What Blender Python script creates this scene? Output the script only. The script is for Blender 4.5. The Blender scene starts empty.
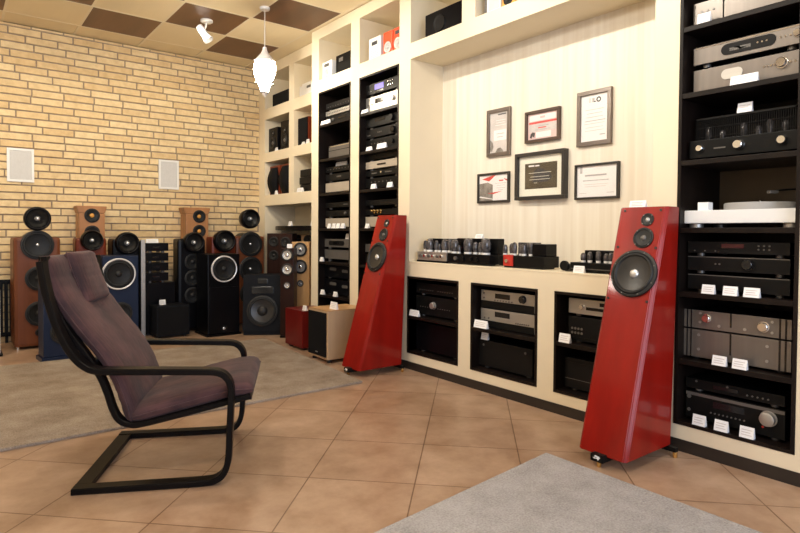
import bpy, bmesh, math, random
from mathutils import Vector, Matrix
random.seed(7)
scene = bpy.context.scene
COL = scene.collection
PI = math.pi

# ------------------------------------------------------------------ materials
def mat(name, col, rough=.5, metal=0., spec=.5, noise=None, bump=None, coat=0., emit=None):
    """noise=(scale, amount, stretch xyz)  bump=(scale, strength)"""
    m = bpy.data.materials.new(name); m.use_nodes = True
    nt = m.node_tree; b = nt.nodes['Principled BSDF']
    b.inputs['Base Color'].default_value = (*col, 1)
    b.inputs['Roughness'].default_value = rough
    b.inputs['Metallic'].default_value = metal
    b.inputs['Specular IOR Level'].default_value = spec
    b.inputs['Coat Weight'].default_value = coat
    b.inputs['Coat Roughness'].default_value = .08
    if emit:
        b.inputs['Emission Color'].default_value = (*emit[0], 1)
        b.inputs['Emission Strength'].default_value = emit[1]
    if noise or bump:
        tc = nt.nodes.new('ShaderNodeTexCoord')
    if noise:
        sc, amt = noise[0], noise[1]
        mp = nt.nodes.new('ShaderNodeMapping')
        mp.inputs['Scale'].default_value = noise[2] if len(noise) > 2 else (1, 1, 1)
        nz = nt.nodes.new('ShaderNodeTexNoise'); nz.inputs['Scale'].default_value = sc
        nz.inputs['Detail'].default_value = 6
        rp = nt.nodes.new('ShaderNodeValToRGB')
        rp.color_ramp.elements[0].position = .3; rp.color_ramp.elements[1].position = .7
        rp.color_ramp.elements[0].color = (*[c * (1 - amt) for c in col], 1)
        rp.color_ramp.elements[1].color = (*[min(1, c * (1 + amt)) for c in col], 1)
        nt.links.new(tc.outputs['Object'], mp.inputs['Vector'])
        nt.links.new(mp.outputs['Vector'], nz.inputs['Vector'])
        nt.links.new(nz.outputs['Fac'], rp.inputs['Fac'])
        nt.links.new(rp.outputs['Color'], b.inputs['Base Color'])
    if bump:
        n2 = nt.nodes.new('ShaderNodeTexNoise'); n2.inputs['Scale'].default_value = bump[0]
        n2.inputs['Detail'].default_value = 4
        bp = nt.nodes.new('ShaderNodeBump'); bp.inputs['Strength'].default_value = bump[1]
        bp.inputs['Distance'].default_value = .01
        nt.links.new(tc.outputs['Object'], n2.inputs['Vector'])
        nt.links.new(n2.outputs['Fac'], bp.inputs['Height'])
        nt.links.new(bp.outputs['Normal'], b.inputs['Normal'])
    return m

M = {}
M['cream'] = mat('cream_paint', (.78, .68, .50), .55, noise=(3, .03), bump=(60, .03))
M['ceil'] = mat('ceiling_panel_cream', (.80, .68, .46), .5, noise=(4, .05, (1, .2, 1)))
M['ceild'] = mat('ceiling_panel_brown', (.135, .058, .022), .4, noise=(6, .25, (1, .12, 1)))
M['tbar'] = mat('ceiling_grid_bar', (.80, .70, .52), .4)
M['black'] = mat('black_lacquer', (.003, .003, .004), .28, spec=.16, noise=(5, .2))
M['satin'] = mat('black_satin_metal', (.005, .005, .005), .42, spec=.16, noise=(8, .2))
M['anth'] = mat('anthracite_metal', (.007, .0065, .0065), .42, spec=.16, noise=(5, .15))
M['lam'] = mat('wenge_black_laminate', (.008, .005, .004), .42, spec=.2, noise=(12, .4, (1, 1, .05)))
M['plinth'] = mat('dark_brown_plinth', (.022, .016, .013), .45, noise=(6, .2))
M['silver'] = mat('brushed_silver', (.46, .44, .41), .42, .8, noise=(30, .06, (.05, 1, 1)))
M['champ'] = mat('brushed_champagne', (.20, .175, .155), .36, .6, noise=(30, .08, (1, 1, .04)))
M['beige'] = mat('beige_metal', (.42, .36, .285), .45, .2, noise=(6, .05))
M['chrome'] = mat('chrome', (.85, .85, .86), .12, 1., noise=(5, .02))
M['greym'] = mat('grey_metal', (.15, .14, .13), .4, .5, noise=(8, .1))
M['brass'] = mat('brass', (.75, .52, .2), .25, 1., noise=(9, .06))
M['white'] = mat('white_card', (.88, .88, .88), .6, noise=(20, .02))
M['wplast'] = mat('white_plastic', (.8, .8, .79), .35, noise=(6, .03))
M['grille'] = mat('white_grille', (.60, .60, .60), .7, noise=(300, .15))
M['redw'] = mat('cherry_red_veneer', (.25, .0085, .0045), .32, spec=.15, noise=(9, .2, (1, 1, .06)), coat=.3)
M['redsub'] = mat('dark_red_lacquer', (.13, .007, .006), .32, spec=.3, noise=(9, .12, (1, 1, .08)))
M['rosew'] = mat('rosewood_veneer', (.17, .030, .011), .34, spec=.2, noise=(8, .3, (1, 1, .06)))
M['walnut'] = mat('walnut_veneer', (.15, .048, .020), .36, spec=.2, noise=(8, .3, (1, 1, .06)))
M['dwal'] = mat('dark_walnut_veneer', (.024, .009, .007), .36, spec=.15, noise=(8, .3, (1, 1, .06)))
M['cherry'] = mat('light_cherry_veneer', (.42, .20, .085), .38, spec=.25, noise=(8, .2, (1, 1, .06)))
M['oak'] = mat('light_oak_veneer', (.52, .30, .13), .4, noise=(9, .2, (1, 1, .05)))
M['maple'] = mat('pale_maple_veneer', (.50, .34, .20), .42, noise=(9, .12, (1, 1, .06)))
M['navy'] = mat('navy_blue_lacquer', (.011, .019, .047), .34, spec=.2, noise=(5, .1))
M['cone'] = mat('dark_speaker_cone', (.010, .010, .010), .45, spec=.25, noise=(40, .2))
M['conel'] = mat('glossy_grey_cone', (.022, .020, .019), .32, .1, noise=(12, .3))
M['rubber'] = mat('rubber_surround', (.008, .008, .008), .55, noise=(20, .1))
M['ringm'] = mat('bright_silver_ring', (.72, .72, .74), .35, .3, noise=(10, .04))
M['cap'] = mat('silver_dust_cap', (.6, .6, .6), .25, .7, noise=(10, .05))
M['cloth'] = mat('black_grille_cloth', (.006, .006, .007), .85, spec=.15, noise=(200, .3))
M['dgrey'] = mat('dark_grey_paint', (.006, .007, .010), .6, spec=.14, noise=(30, .15), bump=(150, .08))
M['frameb'] = mat('black_frame_wood', (.022, .018, .015), .4, noise=(10, .2))
M['framebr'] = mat('dark_brown_frame_wood', (.07, .04, .028), .35, noise=(10, .2))
M['frameg'] = mat('grey_brown_frame_metal', (.18, .15, .13), .3, .6, noise=(10, .1))
M['matb'] = mat('cream_mount_board', (.83, .80, .68), .7, noise=(20, .02))
M['paper'] = mat('certificate_paper', (.84, .81, .80), .5, noise=(10, .02))
M['ink'] = mat('grey_print', (.42, .40, .40), .6, noise=(50, .2))
M['inkd'] = mat('black_print', (.04, .04, .045), .5, noise=(20, .1))
M['pinkp'] = mat('pale_pink_print', (.75, .55, .53), .5, noise=(8, .15))
M['redp'] = mat('red_print', (.65, .07, .06), .5, noise=(10, .1))
M['greyp'] = mat('grey_photo_print', (.22, .20, .18), .5, noise=(25, .5))
M['plaque'] = mat('dark_brown_plaque', (.07, .055, .035), .35, noise=(9, .4))
M['greyw'] = mat('grey_wash_print', (.62, .58, .56), .5, noise=(6, .15))
M['blue'] = mat('violet_blue_display', (.015, .01, .10), .3, emit=((.10, .05, 1), .55), noise=(5, .05))
M['rdisp'] = mat('dark_red_display', (.06, .008, .012), .25, noise=(5, .1))
M['disp'] = mat('dark_display_window', (.008, .008, .009), .12, noise=(5, .1))
M['orange'] = mat('orange_red_plastic', (.75, .085, .03), .35, noise=(8, .05))
M['amber'] = mat('amber_plastic', (.7, .33, .06), .4, noise=(8, .05))
M['redpl'] = mat('bright_red_panel', (.5, .03, .02), .35, noise=(8, .1))
M['glassd'] = mat('tube_glass_grey', (.10, .095, .10), .12, .4, noise=(40, .7))
M['vinyl'] = mat('grey_platter', (.42, .41, .40), .35, noise=(12, .05))
M['bframe'] = mat('black_brown_bentwood', (.005, .004, .004), .36, spec=.13, noise=(10, .25))
M['socket'] = mat('white_ceramic', (.75, .74, .72), .3, noise=(5, .02))

def fabric():
    m = bpy.data.materials.new('brown_violet_cushion_fabric'); m.use_nodes = True
    nt = m.node_tree; b = nt.nodes['Principled BSDF']; L = nt.links.new
    b.inputs['Roughness'].default_value = .85
    b.inputs['Sheen Weight'].default_value = .06
    tc = nt.nodes.new('ShaderNodeTexCoord')
    mp = nt.nodes.new('ShaderNodeMapping'); mp.inputs['Scale'].default_value = (9, 160, 9)
    n1 = nt.nodes.new('ShaderNodeTexNoise'); n1.inputs['Scale'].default_value = 1; n1.inputs['Detail'].default_value = 3
    n2 = nt.nodes.new('ShaderNodeTexNoise'); n2.inputs['Scale'].default_value = 7; n2.inputs['Detail'].default_value = 5
    mx = nt.nodes.new('ShaderNodeMath'); mx.operation = 'MULTIPLY_ADD'; mx.inputs[1].default_value = .6
    r = nt.nodes.new('ShaderNodeValToRGB')
    r.color_ramp.elements[0].position = .6; r.color_ramp.elements[0].color = (.030, .0125, .016, 1)
    r.color_ramp.elements[1].position = 1.0; r.color_ramp.elements[1].color = (.098, .041, .041, 1)
    L(tc.outputs['Object'], mp.inputs['Vector']); L(mp.outputs['Vector'], n1.inputs['Vector'])
    L(tc.outputs['Object'], n2.inputs['Vector'])
    L(n1.outputs['Fac'], mx.inputs[0]); L(n2.outputs['Fac'], mx.inputs[2])
    L(mx.outputs[0], r.inputs['Fac']); L(r.outputs['Color'], b.inputs['Base Color'])
    bp = nt.nodes.new('ShaderNodeBump'); bp.inputs['Strength'].default_value = .55; bp.inputs['Distance'].default_value = .014
    L(n2.outputs['Fac'], bp.inputs['Height']); L(bp.outputs['Normal'], b.inputs['Normal'])
    return m
M['fabric'] = fabric()

def brick_mat():
    m = bpy.data.materials.new('yellow_brick'); m.use_nodes = True
    nt = m.node_tree; b = nt.nodes['Principled BSDF']; L = nt.links.new
    b.inputs['Roughness'].default_value = .75
    g = nt.nodes.new('ShaderNodeNewGeometry')
    r = nt.nodes.new('ShaderNodeValToRGB')
    r.color_ramp.elements[0].color = (.70, .51, .265, 1); r.color_ramp.elements[1].color = (.80, .64, .375, 1)
    e = r.color_ramp.elements.new(.5); e.color = (.75, .575, .32, 1)
    tc = nt.nodes.new('ShaderNodeTexCoord')
    n = nt.nodes.new('ShaderNodeTexNoise'); n.inputs['Scale'].default_value = 14; n.inputs['Detail'].default_value = 6
    mx = nt.nodes.new('ShaderNodeMixRGB'); mx.blend_type = 'MULTIPLY'; mx.inputs['Fac'].default_value = .35
    r2 = nt.nodes.new('ShaderNodeValToRGB'); r2.color_ramp.elements[0].position = .3; r2.color_ramp.elements[1].position = .6
    r2.color_ramp.elements[0].color = (.62, .52, .42, 1); r2.color_ramp.elements[1].color = (1, 1, 1, 1)
    L(g.outputs['Random Per Island'], r.inputs['Fac']); L(tc.outputs['Object'], n.inputs['Vector'])
    L(n.outputs['Fac'], r2.inputs['Fac']); L(r.outputs['Color'], mx.inputs[1]); L(r2.outputs['Color'], mx.inputs[2])
    L(mx.outputs['Color'], b.inputs['Base Color'])
    bp = nt.nodes.new('ShaderNodeBump'); bp.inputs['Strength'].default_value = .6; bp.inputs['Distance'].default_value = .012
    L(n.outputs['Fac'], bp.inputs['Height']); L(bp.outputs['Normal'], b.inputs['Normal'])
    return m
M['brick'] = brick_mat()
M['mortar'] = mat('grey_brown_mortar', (.34, .265, .20), .9, noise=(30, .15))

def floor_mat():
    m = bpy.data.materials.new('terracotta_floor_tile'); m.use_nodes = True
    nt = m.node_tree; b = nt.nodes['Principled BSDF']; L = nt.links.new
    tc = nt.nodes.new('ShaderNodeTexCoord')
    mp = nt.nodes.new('ShaderNodeMapping')
    mp.inputs['Rotation'].default_value = (0, 0, math.radians(-45))
    # rotated by -45: x' = s=(x+y)/sqrt2 , y' = t=(y-x)/sqrt2
    mp.inputs['Location'].default_value = (.045 + .467 * 20, -(2.245 - .4645 * 30), 0)
    br = nt.nodes.new('ShaderNodeTexBrick'); br.offset = 0; br.squash = 1
    br.inputs['Scale'].default_value = 1; br.inputs['Brick Width'].default_value = .467
    br.inputs['Row Height'].default_value = .4645; br.inputs['Mortar Size'].default_value = .0032
    br.inputs['Mortar Smooth'].default_value = .2; br.inputs['Bias'].default_value = 0
    br.inputs['Color1'].default_value = (.43, .295, .205, 1); br.inputs['Color2'].default_value = (.49, .345, .245, 1)
    br.inputs['Mortar'].default_value = (.22, .13, .075, 1)
    n = nt.nodes.new('ShaderNodeTexNoise'); n.inputs['Scale'].default_value = 5; n.inputs['Detail'].default_value = 8; n.inputs['Roughness'].default_value = .65
    r = nt.nodes.new('ShaderNodeValToRGB'); r.color_ramp.elements[0].position = .33; r.color_ramp.elements[1].position = .68
    r.color_ramp.elements[0].color = (.70, .58, .46, 1); r.color_ramp.elements[1].color = (1.2, 1.18, 1.16, 1)
    mx = nt.nodes.new('ShaderNodeMixRGB'); mx.blend_type = 'MULTIPLY'; mx.inputs['Fac'].default_value = .75
    L(tc.outputs['Object'], mp.inputs['Vector']); L(mp.outputs['Vector'], br.inputs['Vector'])
    L(tc.outputs['Object'], n.inputs['Vector']); L(n.outputs['Fac'], r.inputs['Fac'])
    L(br.outputs['Color'], mx.inputs[1]); L(r.outputs['Color'], mx.inputs[2]); L(mx.outputs['Color'], b.inputs['Base Color'])
    b.inputs['Roughness'].default_value = .3
    mr = nt.nodes.new('ShaderNodeMapRange'); mr.inputs['To Min'].default_value = .22; mr.inputs['To Max'].default_value = .42
    L(n.outputs['Fac'], mr.inputs['Value']); L(mr.outputs['Result'], b.inputs['Roughness'])
    inv = nt.nodes.new('ShaderNodeMath'); inv.operation = 'SUBTRACT'; inv.inputs[0].default_value = 1
    L(br.outputs['Fac'], inv.inputs[1])
    bp = nt.nodes.new('ShaderNodeBump'); bp.inputs['Strength'].default_value = .5; bp.inputs['Distance'].default_value = .003
    L(inv.outputs[0], bp.inputs['Height']); L(bp.outputs['Normal'], b.inputs['Normal'])
    return m
M['floor'] = floor_mat()

def rug_mat(name, c0, c1, c2):
    m = bpy.data.materials.new(name); m.use_nodes = True
    nt = m.node_tree; b = nt.nodes['Principled BSDF']; L = nt.links.new
    b.inputs['Roughness'].default_value = .95; b.inputs['Specular IOR Level'].default_value = .15
    tc = nt.nodes.new('ShaderNodeTexCoord')
    n = nt.nodes.new('ShaderNodeTexNoise'); n.inputs['Scale'].default_value = 130; n.inputs['Detail'].default_value = 5
    n2 = nt.nodes.new('ShaderNodeTexNoise'); n2.inputs['Scale'].default_value = 4; n2.inputs['Detail'].default_value = 8; n2.inputs['Roughness'].default_value = .7
    ad = nt.nodes.new('ShaderNodeMath'); ad.operation = 'MULTIPLY_ADD'; ad.inputs[1].default_value = .45
    s = nt.nodes.new('ShaderNodeMath'); s.operation = 'MULTIPLY'; s.inputs[1].default_value = .55
    r = nt.nodes.new('ShaderNodeValToRGB')
    r.color_ramp.elements[0].position = .36; r.color_ramp.elements[0].color = (*c0, 1)
    r.color_ramp.elements[1].position = .64; r.color_ramp.elements[1].color = (*c2, 1)
    e = r.color_ramp.elements.new(.5); e.color = (*c1, 1)
    L(tc.outputs['Object'], n.inputs['Vector']); L(tc.outputs['Object'], n2.inputs['Vector'])
    L(n2.outputs['Fac'], s.inputs[0]); L(n.outputs['Fac'], ad.inputs[0]); L(s.outputs[0], ad.inputs[2])
    L(ad.outputs[0], r.inputs['Fac']); L(r.outputs['Color'], b.inputs['Base Color'])
    bp = nt.nodes.new('ShaderNodeBump'); bp.inputs['Strength'].default_value = .8; bp.inputs['Distance'].default_value = .01
    L(n.outputs['Fac'], bp.inputs['Height']); L(bp.outputs['Normal'], b.inputs['Normal'])
    return m
M['rug1'] = rug_mat('beige_grey_rug', (.24, .185, .14), (.37, .305, .245), (.50, .43, .36))
M['rug2'] = rug_mat('grey_rug', (.33, .31, .31), (.46, .445, .45), (.58, .565, .575))

def panel_mat():
    m = bpy.data.materials.new('pale_striped_laminate'); m.use_nodes = True
    nt = m.node_tree; b = nt.nodes['Principled BSDF']; L = nt.links.new
    b.inputs['Roughness'].default_value = .45
    tc = nt.nodes.new('ShaderNodeTexCoord')
    mp = nt.nodes.new('ShaderNodeMapping'); mp.inputs['Scale'].default_value = (1, 14, .55)
    n = nt.nodes.new('ShaderNodeTexNoise'); n.inputs['Scale'].default_value = 1.6; n.inputs['Detail'].default_value = 7
    r = nt.nodes.new('ShaderNodeValToRGB')
    r.color_ramp.elements[0].position = .33; r.color_ramp.elements[0].color = (.72, .645, .53, 1)
    r.color_ramp.elements[1].position = .66; r.color_ramp.elements[1].color = (.80, .745, .64, 1)
    L(tc.outputs['Object'], mp.inputs['Vector']); L(mp.outputs['Vector'], n.inputs['Vector'])
    L(n.outputs['Fac'], r.inputs['Fac']); L(r.outputs['Color'], b.inputs['Base Color'])
    return m
M['panel'] = panel_mat()

def glass_mat():
    m = bpy.data.materials.new('picture_glass'); m.use_nodes = True
    nt = m.node_tree; nt.nodes.clear(); L = nt.links.new
    o = nt.nodes.new('ShaderNodeOutputMaterial'); t = nt.nodes.new('ShaderNodeBsdfTransparent')
    g = nt.nodes.new('ShaderNodeBsdfGlossy'); g.inputs['Roughness'].default_value = .09
    lw = nt.nodes.new('ShaderNodeLayerWeight'); lw.inputs['Blend'].default_value = .5
    pw = nt.nodes.new('ShaderNodeMath'); pw.operation = 'POWER'; pw.inputs[1].default_value = 4
    L(lw.outputs['Facing'], pw.inputs[0])
    f = nt.nodes.new('ShaderNodeMath'); f.operation = 'MULTIPLY_ADD'; f.inputs[1].default_value = .5; f.inputs[2].default_value = .03
    L(pw.outputs[0], f.inputs[0])
    mx = nt.nodes.new('ShaderNodeMixShader')
    L(f.outputs[0], mx.inputs[0]); L(t.outputs[0], mx.inputs[1]); L(g.outputs[0], mx.inputs[2]); L(mx.outputs[0], o.inputs[0])
    return m
M['glass'] = glass_mat()
M['lamp'] = mat('glowing_white_glass', (.9, .88, .8), .3, emit=((1, .87, .66), 45), noise=(9, .03))

# ------------------------------------------------------------------ mesh helpers
def box(bm, x0, x1, y0, y1, z0, z1, mi=0, bev=0.):
    t = bmesh.new()
    vs = [t.verts.new((x, y, z)) for x in (x0, x1) for y in (y0, y1) for z in (z0, z1)]
    for f in ((0, 1, 3, 2), (4, 6, 7, 5), (0, 4, 5, 1), (2, 3, 7, 6), (0, 2, 6, 4), (1, 5, 7, 3)):
        t.faces.new([vs[i] for i in f])
    if bev > 0:
        bmesh.ops.bevel(t, geom=list(t.edges), offset=bev, segments=2, profile=.6, affect='EDGES')
    join(bm, t, mi)

def join(bm, t, mi=None, mtx=None):
    if mtx is not None: bmesh.ops.transform(t, matrix=mtx, verts=t.verts)
    bmesh.ops.recalc_face_normals(t, faces=t.faces)
    mp = {}
    for v in t.verts: mp[v] = bm.verts.new(v.co)
    for f in t.faces:
        try: n = bm.faces.new([mp[v] for v in f.verts])
        except ValueError: continue
        n.smooth = f.smooth; n.material_index = f.material_index if mi is None else mi
    t.free()

def axis_mtx(loc, d):
    d = Vector(d).normalized()
    return Matrix.Translation(Vector(loc)) @ d.to_track_quat('Z', 'Y').to_matrix().to_4x4()

def lathe(bm, prof, loc=(0, 0, 0), d=(0, 0, 1), seg=28, mi=0, sharp=35):
    """prof: (r,h) points along axis d"""
    t = bmesh.new()
    def ring(r, h):
        if r < 1e-6: return [t.verts.new((0, 0, h))]
        return [t.verts.new((r * math.cos(2 * PI * k / seg), r * math.sin(2 * PI * k / seg), h)) for k in range(seg)]
    prev = None; pd = None
    for i in range(len(prof) - 1):
        a, b = prof[i], prof[i + 1]
        dd = Vector((b[0] - a[0], b[1] - a[1]))
        if dd.length < 1e-7: continue
        if prev is None or (pd is not None and math.degrees(pd.angle(dd)) > sharp): A = ring(*a)
        else: A = prev
        B = ring(*b)
        for k in range(seg):
            k2 = (k + 1) % seg
            if len(A) == 1 and len(B) == 1: continue
            if len(A) == 1: f = t.faces.new([A[0], B[k], B[k2]])
            elif len(B) == 1: f = t.faces.new([A[k], A[k2], B[0]])
            else: f = t.faces.new([A[k], A[k2], B[k2], B[k]])
            f.smooth = True
        prev, pd = B, dd
    mtx = axis_mtx(loc, d)
    bmesh.ops.transform(t, matrix=mtx, verts=t.verts)
    mp = {}
    for v in t.verts: mp[v] = bm.verts.new(v.co)
    for f in t.faces:
        n = bm.faces.new([mp[v] for v in f.verts]); n.smooth = True; n.material_index = mi
    t.free()

def cyl(bm, loc, d, r, h, seg=24, mi=0, bev=0.):
    if bev: lathe(bm, [(0, 0), (r - bev, 0), (r, bev), (r, h - bev), (r - bev, h), (0, h)], loc, d, seg, mi)
    else: lathe(bm, [(0, 0), (r, 0), (r, h), (0, h)], loc, d, seg, mi)

def tube(bm, pts, r, seg=10, mi=0):
    pts = [Vector(p) for p in pts]; t = bmesh.new(); rings = []
    up = Vector((0, 0, 1))
    for i, p in enumerate(pts):
        d = (pts[min(i + 1, len(pts) - 1)] - pts[max(i - 1, 0)]).normalized()
        a = d.cross(up)
        if a.length < .05: a = d.cross(Vector((0, 1, 0)))
        a.normalize(); b = d.cross(a)
        rings.append([t.verts.new(p + a * r * math.cos(2 * PI * k / seg) + b * r * math.sin(2 * PI * k / seg)) for k in range(seg)])
    for A, B in zip(rings, rings[1:]):
        for k in range(seg):
            f = t.faces.new([A[k], A[(k + 1) % seg], B[(k + 1) % seg], B[k]]); f.smooth = True
    t.faces.new(rings[0]); t.faces.new(rings[-1])
    join(bm, t, mi)

def catmull(pts, n=6):
    P = [Vector(p) for p in pts]; out = []
    for i in range(len(P) - 1):
        a = P[max(i - 1, 0)]; b = P[i]; c = P[i + 1]; d = P[min(i + 2, len(P) - 1)]
        for k in range(n):
            u = k / n
            out.append(.5 * ((2 * b) + (c - a) * u + (2 * a - 5 * b + 4 * c - d) * u * u + (3 * b - a - 3 * c + d) * u ** 3))
    out.append(P[-1]); return out

def strip(bm, pts, w0, w1, th, mi=0, n=6):
    """flat laminated strip: path in x,z ; width along y from w0 to w1"""
    P = catmull([(p[0], 0, p[1]) for p in pts], n); t = bmesh.new(); R = []
    e = .004
    for i, p in enumerate(P):
        d = (P[min(i + 1, len(P) - 1)] - P[max(i - 1, 0)]).normalized()
        nn = Vector((-d.z, 0, d.x)); h = th / 2
        sec = [(w0 + e, -h), (w1 - e, -h), (w1, -h + e), (w1, h - e), (w1 - e, h), (w0 + e, h), (w0, h - e), (w0, -h + e)]
        R.append([t.verts.new((p.x + nn.x * b, a, p.z + nn.z * b)) for a, b in sec])
    for A, B in zip(R, R[1:]):
        for k in range(8):
            t.faces.new([A[k], A[(k + 1) % 8], B[(k + 1) % 8], B[k]])
    t.faces.new(R[0]); t.faces.new(R[-1])
    join(bm, t, mi)

def prism(bm, poly, z0, z1, mi=0, bev=0.):
    t = bmesh.new()
    a = [t.verts.new((x, y, z0)) for x, y in poly]; b = [t.verts.new((x, y, z1)) for x, y in poly]
    n = len(poly)
    t.faces.new(a); t.faces.new(b)
    for k in range(n): t.faces.new([a[k], a[(k + 1) % n], b[(k + 1) % n], b[k]])
    if bev: bmesh.ops.bevel(t, geom=list(t.edges), offset=bev, segments=2, affect='EDGES')
    join(bm, t, mi)

def hull(bm, verts, faces, mi=0, bev=0., seg=2):
    t = bmesh.new(); v = [t.verts.new(p) for p in verts]
    for f in faces: t.faces.new([v[i] for i in f])
    if bev: bmesh.ops.bevel(t, geom=list(t.edges), offset=bev, segments=seg, affect='EDGES')
    join(bm, t, mi)

def obj(name, bm, mats, parent=None, loc=None, rot=None, label=None):
    me = bpy.data.meshes.new(name); bm.to_mesh(me); bm.free()
    for m in (mats if isinstance(mats, (list, tuple)) else [mats]): me.materials.append(M[m] if isinstance(m, str) else m)
    o = bpy.data.objects.new(name, me); COL.objects.link(o)
    if parent: o.parent = parent
    if loc: o.location = loc
    if rot: o.rotation_euler = rot
    if label: o['label'] = label
    return o

def thing(name, label, cat, loc=(0, 0, 0), rz=0., group=None):
    o = bpy.data.objects.new(name, None); COL.objects.link(o)
    o.empty_display_size = .05
    o.location = loc; o.rotation_euler = (0, 0, math.radians(rz)); tag(o, label, cat, group); return o

def tag(o, label, cat, group=None):
    o['label'] = label; o['category'] = cat
    if group: o['group'] = group
    return o

def struct(name, bm, mats):
    o = obj(name, bm, mats); o['kind'] = 'structure'; return o

def B(*a, **k):
    bm = bmesh.new(); box(bm, *a, **k); return bm

# ------------------------------------------------------------------ the room shell
H = 3.03; YB = 6.652; XL = -5.4; XB = .5; XR = .15
struct('floor', B(XL - .05, .75, -3.2, YB + .15, -.06, 0), 'floor')

bm = bmesh.new()                                   # brick wall: real bricks on a mortar bed
box(bm, XL, .75, YB, YB + .12, 0, H, 1)
z = .004; row = 0
while z < H - .01:
    z1 = min(z + .0605, H - .002)
    x = XL + random.uniform(-.25, 0)
    while x < XR - .001:
        x1 = min(x + .260, XR)
        xa = max(x, XL)
        if x1 - xa > .02:
            o_ = random.uniform(0, .004)
            box(bm, xa, x1, YB - .013 - o_, YB + .01, z + random.uniform(0, .002), z1 - random.uniform(0, .002), 0, .0035)
        x = x + .260 + .012
    z += .0715; row += 1
struct('wall_back', bm, ['brick', 'mortar'])
struct('wall_left', B(XL - .1, XL, -3.2, YB + .12, 0, H), 'cream')

bm = bmesh.new()                                   # ceiling grid with cream and brown panels
X0, Y0, TX, TY = -1.834, 5.698, .6, .6176
box(bm, XL - .1, .75, -3.2, YB + .12, H + .006, H + .08, 0)
for i in range(-6, 3):
    for j in range(-15, 1):
        xa, xb = X0 + i * TX + .011, X0 + (i + 1) * TX - .011
        ya, yb = Y0 + j * TY + .011, Y0 + (j + 1) * TY - .011
        xa = max(xa, XL)
        if xb <= xa: continue
        box(bm, xa, xb, ya, yb, H - .0005, H + .012, 1 if (i + j) % 2 == 0 else 0)
for i in range(-5, 4):
    box(bm, X0 + i * TX - .011, X0 + i * TX + .011, -3.2, YB, H - .001, H + .010, 2)
for j in range(-15, 2):
    box(bm, XL, X0 + 3 * TX, Y0 + j * TY - .011, Y0 + j * TY + .011, H - .002, H + .010, 2)
struct('ceiling', bm, ['ceil', 'ceild', 'tbar'])

bm = bmesh.new()                                   # cream built-in shelving wall
E_ = .0
def cr(y0, y1, z0, z1, x0=0., x1=XB): box(bm, x0, x1, y0, y1, z0, z1, 0)
cr(-1.2, .901, .06, H)
for a, b in ((1.427, 1.555), (3.535, 3.676), (4.243, 4.38), (4.947, 5.084)): cr(a, b, .06, H)
for a, b in ((.901, 1.427), (3.676, 4.243), (4.38, 4.947)):
    cr(a, b, .06, .13); cr(a, b, 2.414, 2.537); cr(a, b, 2.934, H)
cr(1.555, 3.535, 2.417, 2.537); cr(1.555, 3.535, 2.934, H)
for a, b in ((2.836, 2.966), (2.13, 2.27)): cr(a, b, 2.537, 2.934)
cr(1.555, 3.535, .06, .125); cr(1.555, 3.535, .729, .833)
for a, b in ((2.852, 2.974), (2.153, 2.276), (1.555, 1.575)): cr(a, b, .125, .729)
cr(3.553, 3.535, .125, .729)
cr(-1.2, 5.084, 0, H, XB, XB + .1)                 # back of the built-in
cr(.901, 4.947, 2.537, 2.934, .42, XB)             # back of the top cubbies
# recessed section next to the brick wall
def cl(y0, y1, z0, z1, x0=XR, x1=.55): box(bm, x0, x1, y0, y1, z0, z1, 0)
cl(6.48, YB, 0, H)
for a, b in ((1.378, 1.5), (1.893, 2.004), (2.398, 2.523), (2.912, H)): cl(5.084, 6.48, a, b)
for a, b in ((1.5, 1.893), (2.004, 2.398), (2.523, 2.912)): cl(5.742, 5.86, a, b)
cl(5.084, YB, 0, H, .55, .62)
struct('wall_right', bm, 'cream')
struct('wall_niche', B(.34, .42, 1.555, 3.535, .845, 2.417), 'panel')
struct('baseboard_right', B(-.004, .06, -1.2, 5.084, 0, .06), 'plinth')
struct('baseboard_niche', B(.535, .55, 5.084, 6.48, 0, .06), 'plinth')
o = obj('countertop', B(-.002, .34, 1.555, 3.535, .833, .845, bev=.002), 'cream')
tag(o, 'long cream countertop under the framed certificates, carrying the tube amplifiers', 'countertop')

# ------------------------------------------------------------------ dark carcasses with shelves
def rack(label, yl, yr, z0, z1, shelves, depth=.44, name='equipment_rack', group='dark built-in equipment racks', backx=None):
    yc = (yl + yr) / 2; W = yl - yr; w = W / 2 - .001
    r = thing(name, label, 'rack', (0, yc, z0), -90, group)
    bm = bmesh.new(); h = z1 - z0 - .001; t = .016
    box(bm, -w, -w + t, -.003, depth, .001, h); box(bm, w - t, w, -.003, depth, .001, h)
    box(bm, -w + t, w - t, -.003, depth, .001, t + .002); box(bm, -w + t, w - t, -.003, depth, h - t, h)
    box(bm, -w + t, w - t, depth - .01, depth, t, h - t)
    obj('carcass', bm, 'lam', r)
    for s in shelves:
        obj('shelf', B(-w + t, w - t, -.001, depth - .01, s - z0 - .024, s - z0, bev=.0015), 'lam', r)
    return r
M['backp'] = mat('brown_back_panel', (.10, .068, .038), .5, noise=(6, .15))
rk = rack('tall dark equipment rack at the right edge, holding the white turntable', 1.427, .901, .13, 2.414, [.455, .788, 1.102, 1.43, 1.756, 2.078])
obj('back_panel', B(-.245, .245, .42, .429, .973, 1.275), 'backp', rk, label='lighter brown back panel behind the turntable')
rack('tall dark equipment rack behind the farther red loudspeaker', 4.243, 3.676, .13, 2.414, [.46, .785, 1.105, 1.439, 1.768, 2.098])
rack('tall dark equipment rack behind the pale oak subwoofer, nearest the speaker cubbies', 4.947, 4.38, .13, 2.414, [.465, .785, 1.105, 1.439, 1.768, 2.098])
G2 = 'dark cubbies in the counter'
rack('black two-shelf cubby in the counter beside the farther red loudspeaker', 3.553, 2.974, .125, .729, [.422], name='equipment_cubby', group=G2)
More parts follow.
